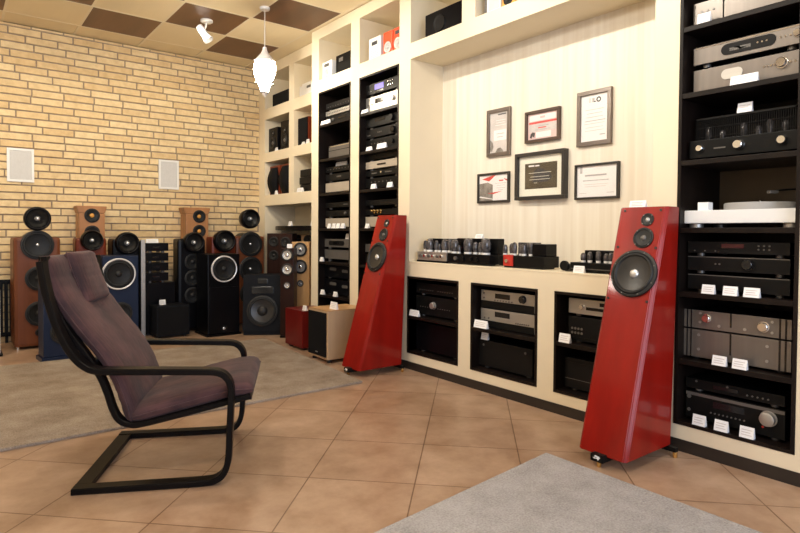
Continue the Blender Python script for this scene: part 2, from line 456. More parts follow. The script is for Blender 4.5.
rack('black two-shelf cubby in the middle of the counter with silver separates', 2.852, 2.276, .125, .729, [.424], name='equipment_cubby', group=G2)
rack('black two-shelf cubby in the counter partly hidden by the nearer red loudspeaker', 2.153, 1.575, .125, .729, [.43], name='equipment_cubby', group=G2)

# ------------------------------------------------------------------ hi-fi components
def comp(name, label, yL, yR, z0, z1, cat='amplifier', body='satin', face=None, feats=(), X=.06, D=.32, feet=.014, group=None, rz=-90, loc=None, frame_t=.012):
    W = abs(yL - yR); Ht = z1 - z0
    r = thing(name, label, cat, loc or (X, (yL + yR) / 2, z0), rz, group)
    w = W / 2; f = feet
    obj('chassis', B(-w + .004, w - .004, frame_t, D, f + .001, Ht - .002, bev=.002), body, r)
    fp = obj('faceplate', B(-w, w, 0, frame_t, f, Ht, bev=.002), face or body, r)
    if feet > .004:
        for sx in (-1, 1):
            for yy in (.035, D - .04):
                bm = bmesh.new(); cyl(bm, (sx * (w - .05), yy, 0), (0, 0, 1), .018, f, 14); obj('foot', bm, 'greym' if feet > .013 else 'rubber', r)
    hz = Ht - f
    for q in feats:
        k = q[0]
        if k == 'knob':
            u, v, rr = q[1:4]; mm = q[4] if len(q) > 4 else 'satin'
            bm = bmesh.new(); L_ = rr * .9
            lathe(bm, [(rr * 1.12, 0), (rr * 1.12, .003), (rr, .003), (rr * .95, L_ - .002), (rr * .85, L_), (0, L_)], (0, 0, 0), (0, -1, 0), 20)
            kk = obj('knob', bm, mm, r, (-w + u * W, 0, f + v * hz))
        elif k == 'disp':
            u0, u1, v0, v1 = q[1:5]; mm = q[5] if len(q) > 5 else 'disp'
            obj('display', B(-w + u0 * W, -w + u1 * W, -.0015, .004, f + v0 * hz, f + v1 * hz), mm, r)
        elif k == 'btns':
            u0, u1, v, n, rr = q[1:6]; mm = q[6] if len(q) > 6 else 'greym'
            for i in range(n):
                u = u0 + (u1 - u0) * i / max(1, n - 1)
                bm = bmesh.new(); cyl(bm, (0, 0, 0), (0, -1, 0), rr, .004, 10); obj('button', bm, mm, r, (-w + u * W, 0, f + v * hz))
        elif k == 'slot':
            u0, u1, v0, v1 = q[1:5]; mm = q[5] if len(q) > 5 else 'disp'
            obj('disc_tray', B(-w + u0 * W, -w + u1 * W, -.003, .004, f + v0 * hz, f + v1 * hz, bev=.001), mm, r)
        elif k == 'groove':
            u, v0, v1, wd = q[1:5]
            obj('groove_strip', B(-w + u * W - wd, -w + u * W + wd, -.0012, .003, f + v0 * hz, f + v1 * hz), 'disp', r)
        elif k == 'trim':
            v0, v1, mm = q[1:4]
            obj('trim_strip', B(-w + .002, w - .002, -.0015, .003, f + v0 * hz, f + v1 * hz), mm, r)
        elif k == 'oval':
            u0, u1, v, rr, mm = q[1:6]
            bm = bmesh.new(); n = 14; ply = []
            a0, a1 = -w + u0 * W + rr, -w + u1 * W - rr
            for i in range(n + 1): a = PI / 2 + PI * i / n; ply.append((a0 + rr * math.cos(a), rr * math.sin(a)))
            for i in range(n + 1): a = -PI / 2 + PI * i / n; ply.append((a1 + rr * math.cos(a), rr * math.sin(a)))
            prism(bm, ply, -.002, .003)
            obj('display', bm, mm, r, (0, 0, f + v * hz), (PI / 2, 0, 0))
    return r

GR, GM, GL = 'separates in the right rack', 'separates in the rack behind the farther red loudspeaker', 'separates in the rack behind the oak subwoofer'
# right rack
comp('preamplifier', 'narrow silver unit at the left of the topmost visible shelf of the right rack', 1.392, 1.256, 2.078, 2.20, face='champ', group=GR, feats=[('btns', .3, .7, .55, 3, .006)])
comp('preamplifier', 'silver unit with rounded edge right of the narrow one on the topmost visible shelf', 1.250, .935, 2.078, 2.20, face='champ', group=GR, feats=[('btns', .5, .8, .55, 4, .006, 'chrome'), ('trim', .82, .9, 'chrome')])
comp('disc_player', 'silver disc player with long oval display, upper of the silver pair in the right rack', 1.388, .925, 1.884, 1.982, cat='disc player', face='champ', group=GR,
     feats=[('oval', .28, .78, .52, .026, 'anth'), ('slot', .36, .56, .38, .58, 'greym'), ('btns', .62, .70, .52, 3, .004, 'chrome'), ('btns', .82, .90, .52, 3, .004, 'chrome'), ('knob', .96, .55, .016, 'chrome'), ('trim', .9, .97, 'chrome')])
comp('amplifier', 'silver amplifier with one round volume knob, lower of the silver pair in the right rack', 1.386, .937, 1.756, 1.872, face='champ', group=GR,
     feats=[('oval', .29, .5, .55, .024, 'silver'), ('btns', .7, .79, .55, 4, .004, 'chrome'), ('knob', .855, .58, .022, 'chrome'), ('btns', .93, .97, .55, 2, .004, 'chrome')])
# tube amplifier with a cage
def caged_amp():
    yL, yR = 1.396, .934; W = yL - yR; w = W / 2
    r = thing('tube_amplifier', 'black tube amplifier with mesh cage and three silver knobs above the turntable', 'amplifier', (.05, (yL + yR) / 2, 1.43), -90, GR)
    obj('chassis', B(-w, w, 0, .34, .012, .098, bev=.003), 'satin', r)
    for sx in (-1, 1):
        for yy in (.04, .3):
            bm = bmesh.new(); cyl(bm, (sx * (w - .05), yy, 0), (0, 0, 1), .018, .012, 14); obj('foot', bm, 'rubber', r)
    bm = bmesh.new(); c = w - .018; zt = .205
    n = 46
    for i in range(n + 1):
        x = -c + 2 * c * i / n; box(bm, x - .0012, x + .0012, .03, .0325, .098, zt)
    for i in range(24):
        y = .03 + .28 * i / 23
        box(bm, -c - .001, -c + .001, y - .0012, y + .0012, .098, zt); box(bm, c - .001, c + .001, y - .0012, y + .0012, .098, zt)
    for i in range(n + 1):
        x = -c + 2 * c * i / n; box(bm, x - .0012, x + .0012, .03, .31, zt - .002, zt)
    for zz in (.115, .16): box(bm, -c, c, .0302, .0324, zz, zz + .002)
    box(bm, -c - .003, c + .003, .027, .034, zt - .006, zt + .003); box(bm, -c - .003, c + .003, .306, .313, zt - .006, zt + .003)
    for sx in (-1, 1): box(bm, sx * c - .003, sx * c + .003, .027, .313, zt - .006, zt + .003)
    cg = obj('cage', bm, 'anth', r)
    for i, (x, y, hh) in enumerate([(-.17, .07, .07), (-.11, .08, .05), (-.01, .07, .07), (.05, .08, .05), (.10, .07, .07), (.16, .08, .06)]):
        bm = bmesh.new(); lathe(bm, [(0, 0), (.013, 0), (.013, .015), (.016, .025), (.016, hh - .015), (.01, hh - .003), (0, hh)], (x, y, .098), (0, 0, 1), 14); obj('tube', bm, 'glassd', r)
    obj('transformer_cover', B(-c + .02, c - .02, .18, .3, .098, .18, bev=.004), 'black', r)
    for x, rr in ((-.178, .017), (-.003, .022), (.175, .02)):
        bm = bmesh.new(); lathe(bm, [(rr * 1.1, 0), (rr, .004), (rr * .95, rr), (rr * .8, rr + .003), (0, rr + .003)], (0, 0, 0), (0, -1, 0), 20)
        obj('knob', bm, 'chrome', r, (x, 0, .058))
    obj('name_strip', B(-.115, -.062, -.001, .002, .05, .056), 'greym', r)
    return r
caged_amp()
# turntable
def turntable():
    r = thing('turntable', 'white turntable with grey platter in the right rack', 'turntable', (.04, 1.165, 1.102), -90, GR)
    obj('plinth', B(-.245, .245, 0, .34, .022, .085, bev=.004), 'wplast', r)
    for sx in (-1, 1):
        for yy in (.045, .30):
            bm = bmesh.new(); cyl(bm, (sx * .205, yy, 0), (0, 0, 1), .032, .022, 24, bev=.003); obj('foot', bm, 'silver', r)
    bm = bmesh.new(); lathe(bm, [(0, 0), (.15, 0), (.152, .004), (.152, .03), (.148, .034), (0, .034)], (.03, .175, .086), (0, 0, 1), 48); p = obj('platter', bm, 'vinyl', r)
    bm = bmesh.new(); cyl(bm, (.03, .175, .12), (0, 0, 1), .004, .012, 12); obj('spindle', bm, 'chrome', p)
    bm = bmesh.new(); cyl(bm, (0, 0, 0), (0, 0, 1), .024, .05, 20); obj('tonearm_base', bm, 'satin', r, (.215, .27, .085))
    bm = bmesh.new(); tube(bm, catmull([(.215, .27, .172), (.20, .20, .178), (.16, .10, .172), (.128, .065, .166)]), .0045, 8)
    a = obj('tonearm', bm, 'satin', r)
    obj('headshell', B(-.012, .012, -.02, .02, -.007, .005, bev=.002), 'greym', a, (.125, .055, .163), (0, 0, -.6))
    bm = bmesh.new(); cyl(bm, (.22, .28, .134), (0, 0, 1), .018, .055, 16); obj('arm_pivot', bm, 'satin', r)
    obj('speed_box', B(-.19, -.14, .02, .07, .085, .125, bev=.002), 'white', r, label='white block at the front left of the plinth')
turntable()
comp('tuner', 'dark grey tuner with red-brown display, topmost of three thin units below the turntable', 1.400, .955, .966, 1.036, cat='tuner', face='anth', group=GR, feats=[('disp', .36, .58, .48, .82, 'rdisp'), ('btns', .72, .82, .7, 3, .004), ('btns', .72, .82, .4, 3, .004), ('btns', .08, .3, .2, 3, .003)])
comp('preamplifier', 'dark grey preamplifier with one black knob, middle of three thin units below the turntable', 1.399, .953, .880, .964, cat='preamplifier', face='anth', group=GR, feats=[('knob', .62, .55, .024, 'disp'), ('btns', .3, .34, .5, 2, .004), ('trim', .93, .98, 'greym')])
comp('power_amplifier', 'plain dark grey power amplifier, lowest of three thin units below the turntable', 1.397, .952, .788, .876, cat='amplifier', face='anth', group=GR, feats=[('trim', .93, .98, 'greym')])
for nm, lb, z0, z1, fe in (('preamplifier', 'wide champagne silver preamplifier with two chrome knobs and black grooves', .606, .698, [('knob', .235, .6, .019, 'chrome'), ('knob', .765, .5, .022, 'chrome'), ('btns', .17, .17, .85, 1, .006, 'silver'), ('btns', .17, .17, .35, 1, .006, 'silver'), ('btns', .36, .60, .25, 2, .007, 'silver'), ('btns', .84, .84, .8, 1, .006, 'silver'), ('btns', .84, .84, .25, 1, .006, 'silver')]),
                        ('power_amplifier', 'wide champagne silver power amplifier without knobs under the two-knob preamplifier', .455, .602, [('btns', .16, .16, .82, 1, .007, 'silver'), ('btns', .16, .16, .3, 1, .007, 'silver'), ('btns', .80, .80, .75, 1, .007, 'silver'), ('btns', .80, .80, .25, 1, .007, 'silver')])):
    comp(nm, lb, 1.413, .942, z0, z1, face='champ', group=GR, feats=fe + [('groove', .47, .25, 1, .004), ('groove', .04, 0, 1, .003), ('groove', .08, 0, 1, .003), ('groove', .905, 0, 1, .004), ('groove', .955, 0, 1, .004)], feet=.012 if z0 < .5 else .004)
comp('disc_player', 'thin black disc player on top of the receiver at the bottom of the right rack', 1.397, .962, .296, .358, cat='disc player', face='satin', group=GR, feats=[('slot', .3, .56, .35, .7), ('btns', .65, .85, .4, 5, .004), ('btns', .12, .45, .8, 2, .005, 'greym')])
comp('receiver', 'black home theatre receiver with one silver dial at the bottom of the right rack', 1.396, .959, .148, .294, cat='receiver', face='satin', group=GR, feats=[('knob', .85, .62, .032, 'silver'), ('disp', .3, .62, .55, .78), ('trim', .86, .97, 'greym'), ('btns', .04, .04, .8, 1, .01, 'greym'), ('btns', .04, .04, .3, 1, .008, 'greym'), ('btns', .28, .62, .35, 9, .004, 'greym'), ('btns', .8, .8, .3, 1, .005, 'redpl')])
# rack behind farther red loudspeaker (middle)
yl, yr = 4.225, 3.765
comp('disc_player', 'dark player with glowing violet display on the top shelf', yl, yr, 2.246, 2.352, cat='disc player', group=GM, face='anth', feats=[('disp', .28, .56, .35, .85, 'blue'), ('slot', .3, .56, .1, .26), ('btns', .70, .84, .78, 3, .006, 'chrome'), ('btns', .70, .84, .45, 3, .006, 'chrome'), ('btns', .08, .16, .3, 2, .006, 'chrome')])
comp('amplifier', 'bright silver amplifier with a dark display on the top shelf beneath the violet-lit player', yl, yr, 2.098, 2.238, group=GM, face='silver', feats=[('disp', .30, .56, .5, .82), ('knob', .86, .55, .02, 'silver'), ('btns', .08, .2, .5, 2, .007, 'greym'), ('btns', .7, .78, .6, 3, .005, 'greym')])
comp('receiver', 'black receiver with round dial, topmost of three on the middle tall rack\'s second shelf', yl, yr, 1.966, 2.056, cat='receiver', group=GM, feats=[('knob', .84, .55, .028, 'anth'), ('btns', .1, .1, .3, 1, .008, 'chrome'), ('disp', .3, .62, .5, .8)])
comp('amplifier', 'black amplifier with one black knob under the receiver in the middle tall rack', yl, yr, 1.874, 1.962, group=GM, face='anth', feats=[('knob', .88, .45, .026, 'disp'), ('btns', .4, .5, .5, 3, .006), ('btns', .08, .14, .3, 2, .007, 'greym')])
comp('amplifier', 'plain black amplifier behind two tags on the second shelf of the middle tall rack', yl, yr, 1.768, 1.870, group=GM, feats=[('knob', .85, .5, .02, 'anth'), ('btns', .2, .6, .6, 5, .005)])
comp('cassette_deck', 'thin black deck lying on a pale silver unit on the third shelf', yl, yr, 1.684, 1.760, cat='cassette deck', group=GM, feats=[('slot', .12, .35, .3, .6, 'anth'), ('slot', .6, .85, .3, .6, 'anth')])
comp('disc_player', 'pale silver disc player with a small dark slot on the third shelf', yl, yr, 1.606, 1.682, cat='disc player', group=GM, face='beige', body='beige', feats=[('slot', .38, .64, .4, .62)])
comp('disc_player', 'black disc player directly below the pale silver one on the third shelf', yl, yr, 1.540, 1.603, cat='disc player', group=GM, feats=[('slot', .2, .36, .4, .6, 'greym'), ('btns', .5, .5, .6, 1, .01, 'chrome'), ('slot', .62, .82, .4, .6, 'greym')])
comp('amplifier', 'black amplifier behind two tags on the third shelf of the middle tall rack', yl, yr, 1.439, 1.536, group=GM, feats=[('btns', .2, .8, .6, 6, .005)])
comp('disc_player', 'black player just above the farther red loudspeaker, topmost on its shelf', yl, yr, 1.288, 1.348, cat='disc player', group=GM, feats=[('slot', .16, .44, .45, .65, 'anth'), ('slot', .62, .8, .4, .65, 'anth')])
t_ = comp('tube_amplifier', 'black amplifier with a row of brass tops peeking over the farther red loudspeaker', yl, yr, 1.207, 1.268, group=GM, feats=[('btns', .3, .5, .4, 3, .008, 'brass')])
for i in range(4):
    bm = bmesh.new(); lathe(bm, [(0, 0), (.012, 0), (.012, .01), (.007, .018), (0, .02)], (-.12 + i * .045, -.002, .05), (0, -1, 0), 14); obj('knob', bm, 'brass', t_)
comp('amplifier', 'pale silver amplifier mostly hidden behind the top of the farther red loudspeaker', yl, yr, 1.105, 1.204, group=GM, face='beige', body='beige')
comp('amplifier', 'grey amplifier sliver left of the farther red loudspeaker woofer', yl, yr, .882, .966, group=GM, face='greym', feats=[('btns', .05, .12, .5, 2, .006)])
comp('power_amplifier', 'black power amplifier under the grey one left of the farther red loudspeaker', yl, yr, .785, .878, group=GM)
# rack behind oak subwoofer (left)
yl, yr = 4.912, 4.46
comp('tuner', 'dark brown tuner on the highest stack of the left tall rack', yl, yr, 2.236, 2.306, cat='tuner', group=GL, face='anth', feats=[('btns', .1, .9, .35, 9, .004)])
comp('equalizer', 'bright silver equalizer between two dark units on the highest stack', yl, yr, 2.180, 2.232, cat='equalizer', group=GL, face='silver', body='silver', feats=[('btns', .08, .95, .5, 14, .006, 'greym')], feet=.006)
comp('amplifier', 'dark amplifier at the bottom of the highest stack in the left tall rack', yl, yr, 2.098, 2.176, group=GL, face='anth', feats=[('knob', .3, .5, .014, 'greym'), ('slot', .5, .8, .4, .6)])
t_ = comp('tube_amplifier', 'grey brown amplifier with small tubes on top, alone on its shelf in the left rack', 4.855, 4.45, 1.768, 1.893, group=GL, face='greym', body='anth', feats=[('trim', .55, .6, 'anth'), ('trim', .9, .96, 'chrome')])
for x in (.08, .12, .16, .19):
    bm = bmesh.new(); lathe(bm, [(0, 0), (.012, 0), (.012, .04), (.006, .05), (0, .05)], (x, .06, .123), (0, 0, 1), 12); obj('tube', bm, 'chrome', t_)
comp('disc_player', 'black player with buttons topmost on the third shelf of the left tall rack', yl, yr, 1.628, 1.694, cat='disc player', group=GL, feats=[('btns', .1, .9, .5, 8, .005), ('slot', .35, .6, .6, .85)])
comp('disc_player', 'black player with a lit logo spot directly above the pale beige plain amplifier', yl, yr, 1.546, 1.624, cat='disc player', group=GL, face='anth', feats=[('disp', .45, .62, .45, .65, 'greym')])
comp('amplifier', 'pale beige plain amplifier at the bottom of the third shelf of the left tall rack', yl, yr, 1.439, 1.541, group=GL, face='beige', body='beige')
comp('disc_player', 'black player with two faint ovals topmost on the fourth shelf of the left tall rack', yl, yr, 1.290, 1.352, cat='disc player', group=GL, feats=[('slot', .2, .42, .4, .6, 'anth'), ('slot', .72, .88, .4, .6, 'greym')])
comp('amplifier', 'black amplifier directly above the pale beige one behind four price tags', yl, yr, 1.205, 1.274, group=GL, feats=[('slot', .2, .42, .4, .6, 'anth'), ('knob', .8, .5, .014, 'greym')])
comp('amplifier', 'pale beige amplifier behind a row of four price tags on the fourth shelf', yl, yr, 1.105, 1.200, group=GL, face='beige', body='beige')
comp('power_amplifier', 'grey brown amplifier with a dark oval window in the left tall rack', 4.947 - .02, 4.47, .908, 1.004, group=GL, face='greym', body='greym', feats=[('oval', .18, .78, .5, .022, 'anth'), ('oval', .36, .58, .5, .015, 'disp')], feet=.018)
comp('power_amplifier', 'plain grey brown amplifier directly under the one with the oval window', 4.927, 4.47, .785, .900, group=GL, face='greym', body='greym', feet=.028)
for lb, z0, z1 in (('upper of two black amplifiers with bright ovals low in the left tall rack', .622, .752), ('lower of two black amplifiers with bright ovals low in the left tall rack', .465, .616)):
    comp('power_amplifier', lb, 4.925, 4.47, z0, z1, group=GL, face='black', body='black', feats=[('oval', .22, .48, .7, .014, 'greym'), ('oval', .70, .92, .6, .014, 'greym'), ('oval', .44, .58, .2, .01, 'anth')])
comp('power_amplifier', 'black amplifier at the bottom of the left tall rack behind the oak subwoofer', 4.925, 4.47, .148, .29, group=GL, face='black', body='black')
# counter cubbies
GC = 'separates in the counter cubbies'
comp('preamplifier', 'black preamplifier with rows of tiny lights in the cubby beside the farther red loudspeaker', 3.515, 3.045, .585, .680, group=GC, feats=[('btns', .10, .42, .35, 7, .0035, 'champ'), ('btns', .55, .88, .35, 7, .0035, 'champ')])
comp('amplifier', 'black amplifier with one large pale dial in the cubby beside the farther red loudspeaker', 3.515, 3.045, .422, .580, group=GC, feats=[('knob', .44, .55, .026, 'silver'), ('btns', .12, .3, .42, 4, .0035, 'champ'), ('btns', .55, .82, .42, 6, .0035, 'champ')])
comp('power_amplifier', 'large plain black power amplifier on the bottom of the cubby beside the farther red loudspeaker', 3.512, 3.045, .143, .372, group=GC, face='black', body='black', feats=[('trim', .95, .98, 'satin')])
comp('amplifier', 'silver amplifier with a black knob, upper of the silver pair in the middle counter cubby', 2.812, 2.348, .556, .680, group=GC, face='silver', feats=[('disp', .28, .56, .58, .86), ('knob', .80, .70, .024, 'disp'), ('trim', 0, .40, 'satin'), ('btns', .28, .6, .47, 7, .005, 'greym'), ('btns', .06, .06, .82, 1, .007, 'greym'), ('btns', .06, .06, .55, 1, .007, 'greym')], feet=.006)
comp('disc_player', 'silver disc player, lower of the silver pair in the middle counter cubby', 2.812, 2.348, .424, .553, cat='disc player', group=GC, face='silver', feats=[('disp', .28, .56, .62, .90), ('slot', .3, .57, .50, .58, 'silver'), ('trim', 0, .36, 'satin'), ('btns', .68, .9, .44, 7, .005, 'greym'), ('btns', .08, .16, .5, 2, .006, 'greym')], feet=.006)
comp('power_amplifier', 'large black power amplifier on the bottom of the middle counter cubby', 2.829, 2.36, .143, .335, group=GC, face='anth', body='black', feats=[('btns', .1, .88, .82, 2, .008, 'greym')])
comp('disc_player', 'silver disc player with a black tray in the cubby behind the nearer red loudspeaker', 2.095, 1.635, .588, .690, cat='disc player', group=GC, face='silver', feats=[('slot', .26, .7, .3, .5), ('knob', .20, .45, .016, 'chrome'), ('disp', .45, .7, .62, .85)])
comp('amplifier', 'dark grey amplifier with small chrome switches in the cubby behind the nearer red loudspeaker', 2.095, 1.635, .430, .584, group=GC, face='anth', feats=[('btns', .06, .2, .5, 4, .007, 'champ'), ('btns', .06, .2, .32, 4, .007, 'champ'), ('trim', 0, .14, 'satin')])
comp('power_amplifier', 'dark grey amplifier with thin bright line, bottom of cubby behind the nearer red loudspeaker', 2.117, 1.655, .143, .335, group=GC, face='anth', body='anth', feats=[('trim', .30, .315, 'greym'), ('trim', .84, .86, 'satin')])

# ------------------------------------------------------------------ tube amplifiers on the counter
def tube_obj(parent, x, y, z, h, r_, m='glassd', sock=True):
    bm = bmesh.new(); lathe(bm, [(0, 0), (r_ * .62, .0), (r_ * .8, h * .15), (r_, h * .4), (r_, h * .7), (r_ * .75, h * .92), (r_ * .3, h), (0, h)], (x, y, z), (0, 0, 1), 18)
    t = obj('tube', bm, m, parent)
    if sock:
        bm = bmesh.new(); cyl(bm, (x, y, z - .001), (0, 0, 1), r_ * .85, .014, 16); obj('tube_socket', bm, 'socket', t)
GT = 'tube amplifiers on the counter'
r = thing('tube_amplifier', 'tube amplifier with a shiny silver chassis at the left end of the counter', 'amplifier', (.04, 3.318, .845), -90, GT)
obj('base', B(-.17, .17, .0, .17, 0, .014, bev=.002), 'satin', r)
obj('chassis', B(-.168, .168, .004, .165, .014, .080, bev=.003), 'silver', r)
for i, x in enumerate((-.125, -.075, -.03, .02, .07, .115)):
    bm = bmesh.new(); cyl(bm, (0, 0, 0), (0, -1, 0), .011, .014, 14); obj('knob', bm, 'chrome' if i % 2 else 'greym', r, (x, .004, .048))
for x, y, h, rr, m_ in ((-.125, .05, .085, .018, 'glassd'), (-.07, .05, .10, .030, 'glassd'), (.005, .05, .085, .018, 'glassd'), (.05, .04, .06, .014, 'glassd'), (.10, .05, .095, .028, 'glassd'), (.145, .06, .10, .02, 'glassd'), (-.145, .09, .095, .014, 'brass')):
    tube_obj(r, x, y, .080, h, rr, m_)
obj('transformer', B(-.12, .14, .09, .16, .080, .180, bev=.004), 'black', r)
r = thing('tube_amplifier', 'black tube amplifier with two big tubes on white sockets in the counter group', 'amplifier', (.04, 2.925, .845), -90, GT)
obj('chassis', B(-.21, .21, 0, .15, .008, .076, bev=.003), 'black', r)
for x in (-.16, .16):
    bm = bmesh.new(); cyl(bm, (x, .08, 0), (0, 0, 1), .02, .008, 14); obj('foot', bm, 'rubber', r)
for x, rr in ((-.12, .014), (-.05, .016), (.03, .014), (.09, .014)):
    bm = bmesh.new(); cyl(bm, (0, 0, 0), (0, -1, 0), rr, .014, 16); obj('knob', bm, 'greym' if x < -.1 else 'satin', r, (x, 0, .042))
for x, y, h, rr in ((-.175, .04, .10, .030), (-.125, .035, .06, .014), (-.035, .04, .112, .036), (.035, .04, .085, .02), (.08, .045, .085, .018), (.135, .04, .112, .036)):
    tube_obj(r, x, y, .076, h, rr)
obj('back_cover', B(-.205, .10, .09, .145, .076, .186, bev=.004), 'black', r)
obj('transformer', B(.105, .208, .082, .146, .076, .186, bev=.005), 'satin', r)
r = thing('tube_amplifier', 'black tube amplifier with a small red front panel on the counter', 'amplifier', (.04, 2.455, .845), -90, GT)
obj('chassis', B(-.18, .19, 0, .15, .01, .080, bev=.003), 'satin', r)
obj('base', B(-.15, .16, .02, .14, 0, .01), 'rubber', r)
p_ = obj('front_panel', B(-.135, -.055, -.006, .01, .012, .084, bev=.002), 'redpl', r, label='bright red panel')
bm = bmesh.new(); cyl(bm, (-.10, -.006, .045), (0, -1, 0), .012, .014, 16); obj('knob', bm, 'chrome', p_)
for i, x in enumerate((-.155, -.115, -.075, -.035, .005, .045)):
    tube_obj(r, x, .035 + .02 * (i % 2), .080, .07 + .008 * (i % 3), .017)
obj('tube_guard', B(-.09, .06, .085, .14, .080, .165, bev=.006), 'glassd', r)
obj('transformer', B(.075, .18, .03, .14, .080, .158, bev=.005), 'black', r)
r = thing('tube_amplifier', 'low black tube amplifier beside the nearer red loudspeaker on the counter', 'amplifier', (.04, 1.90, .845), -90, GT)
obj('chassis', B(-.175, .175, 0, .17, .008, .058, bev=.003), 'satin', r)
obj('trim_strip', B(-.17, .17, -.002, .002, .020, .024), 'greym', r)
for x in (-.12, .12):
    bm = bmesh.new(); cyl(bm, (x, .1, 0), (0, 0, 1), .02, .008, 14); obj('foot', bm, 'rubber', r)
for i, x in enumerate((-.12, -.085, -.02, .02, .06, .11)):
    tube_obj(r, x, .05 + .015 * (i % 2), .058, .055 + .006 * (i % 3), .016)
obj('transformer', B(-.14, .165, .09, .165, .058, .128, bev=.004), 'black', r)
r = thing('headphone_amplifier', 'tiny device with a dark round knob left of the last tube amplifier', 'amplifier', (.06, 2.112, .845), -90, GT)
obj('body', B(-.02, .04, .01, .10, 0, .045, bev=.003), 'greym', r)
bm = bmesh.new(); cyl(bm, (-.012, .004, .034), (0, -1, 0), .030, .02, 24, bev=.003); obj('knob', bm, 'anth', r)

# ------------------------------------------------------------------ price tags
def price_tag(where, x, y, z, w=.046, h=.036, rz=-90, group='white price tags'):
    r = thing('price_tag', where, 'price tag', (x, y, z), rz, group)
    bm = bmesh.new(); d = .012
    hull(bm, [(-w / 2, -d, 0), (w / 2, -d, 0), (w / 2, d, 0), (-w / 2, d, 0), (-w / 2, -.0008, h), (w / 2, -.0008, h), (w / 2, .0008, h), (-w / 2, .0008, h)],
         [(0, 1, 5, 4), (2, 3, 7, 6), (1, 2, 6, 5), (3, 0, 4, 7), (4, 5, 6, 7), (0, 3, 2, 1)])
    obj('card', bm, 'white', r)
    bm = bmesh.new()
    for k in range(3):
        u = .28 + .22 * k; yy = -d + u * (d - .0008)
        box(bm, -w * .36, w * (.36 - .1 * (k % 2)), yy - .0012, yy + .001, h * u - .0014, h * u + .0014)
    obj('print_lines', bm, 'greyw', r)
    return r
T = price_tag
# right rack: tags stand at the front edges of the shelves
T('white price tag on the topmost visible shelf of the right rack', .016, 1.32, 2.078, .06, .05)
T('wide white price tag under the silver amplifier with one round knob', .016, 1.137, 1.756, .115, .042)
T('white price tag standing on the mesh cage of the tube amplifier', .085, 1.158, 1.6385, .062, .046)
for k, (y, w_) in enumerate(((1.275, .058), (1.177, .062), (1.086, .066))):
    T(('leftmost', 'middle', 'rightmost')[k] + ' of three white tags on the shelf below the turntable', .014, y, .788, w_, .043)
for k, y in enumerate((1.219, 1.13)):
    T(('left', 'right')[k] + ' of two white tags before the champagne silver amplifiers', .014, y, .455, .062, .045)
for k, y in enumerate((1.306, 1.205, 1.094)):
    T(('leftmost', 'middle', 'rightmost')[k] + ' of three white tags before the receiver on the bottom shelf of the right rack', .014, y, .148, .06, .05)
# middle tall rack
T('white tag below the bright silver amplifier at the top of the middle tall rack', .016, 4.18, 2.098, .10, .035)
T('left white tag on the second shelf of the middle tall rack', .016, 4.11, 1.768, .075, .036)
T('right wide white tag on the second shelf of the middle tall rack', .016, 3.927, 1.768, .125, .046)
T('left white tag on the third shelf of the middle tall rack', .016, 4.04, 1.439, .068, .042)
T('right white tag on the third shelf of the middle tall rack', .016, 3.81, 1.439, .066, .044)
T('white tag beside the upper left edge of the farther red loudspeaker', .016, 4.13, 1.105, .05, .04)
# left tall rack
T('wide white tag on the highest shelf of the left tall rack', .016, 4.84, 2.098, .16, .04)
T('wide white tag standing on the player below the second shelf of the left tall rack', .10, 4.685, 1.695, .19, .042)
for k, (y, w_) in enumerate(((4.766, .05), (4.68, .055), (4.605, .055), (4.522, .05))):
    T(('leftmost', 'second from the left', 'third from the left', 'rightmost')[k] + ' of four white tags before the pale beige amplifier', .016, y, 1.105, w_, .045)
T('white tag on top of the grey brown amplifier with the oval window', .09, 4.555, 1.0045, .06, .05)
T('white tag at the left end of the fifth shelf of the left tall rack', .016, 4.905, .785, .06, .04)
T('left white tag on the sixth shelf of the left tall rack', .016, 4.885, .465, .06, .045)
T('right white tag on the sixth shelf of the left tall rack', .016, 4.65, .465, .06, .045)
T('left white tag on the bottom shelf seen over the oak subwoofer', .016, 4.60, .148 , .06, .05)
T('right white tag on the bottom shelf seen over the oak subwoofer', .016, 4.50, .148, .06, .05)
# counter
T('white tag on the shelf of the cubby beside the farther red loudspeaker', .014, 3.48, .422, .11, .046)
T('wide white tag on the shelf under the silver pair', .014, 2.765, .424, .12, .052)
T('white tag on the large black power amplifier of the middle counter cubby', .075, 2.785, .3352, .06, .05)
T('white tag on the shelf of the cubby behind the nearer red loudspeaker', .014, 2.085, .43, .075, .052)
T('white tag before the low black tube amplifier on the counter', .016, 1.995, .845, .07, .04)
T('white tag standing on the black tube amplifier with two big tubes', .16, 2.93, 1.0312, .07, .03)
T('white tag standing on top of the nearer red loudspeaker', -.10, 1.575, 1.2035, .085, .035)

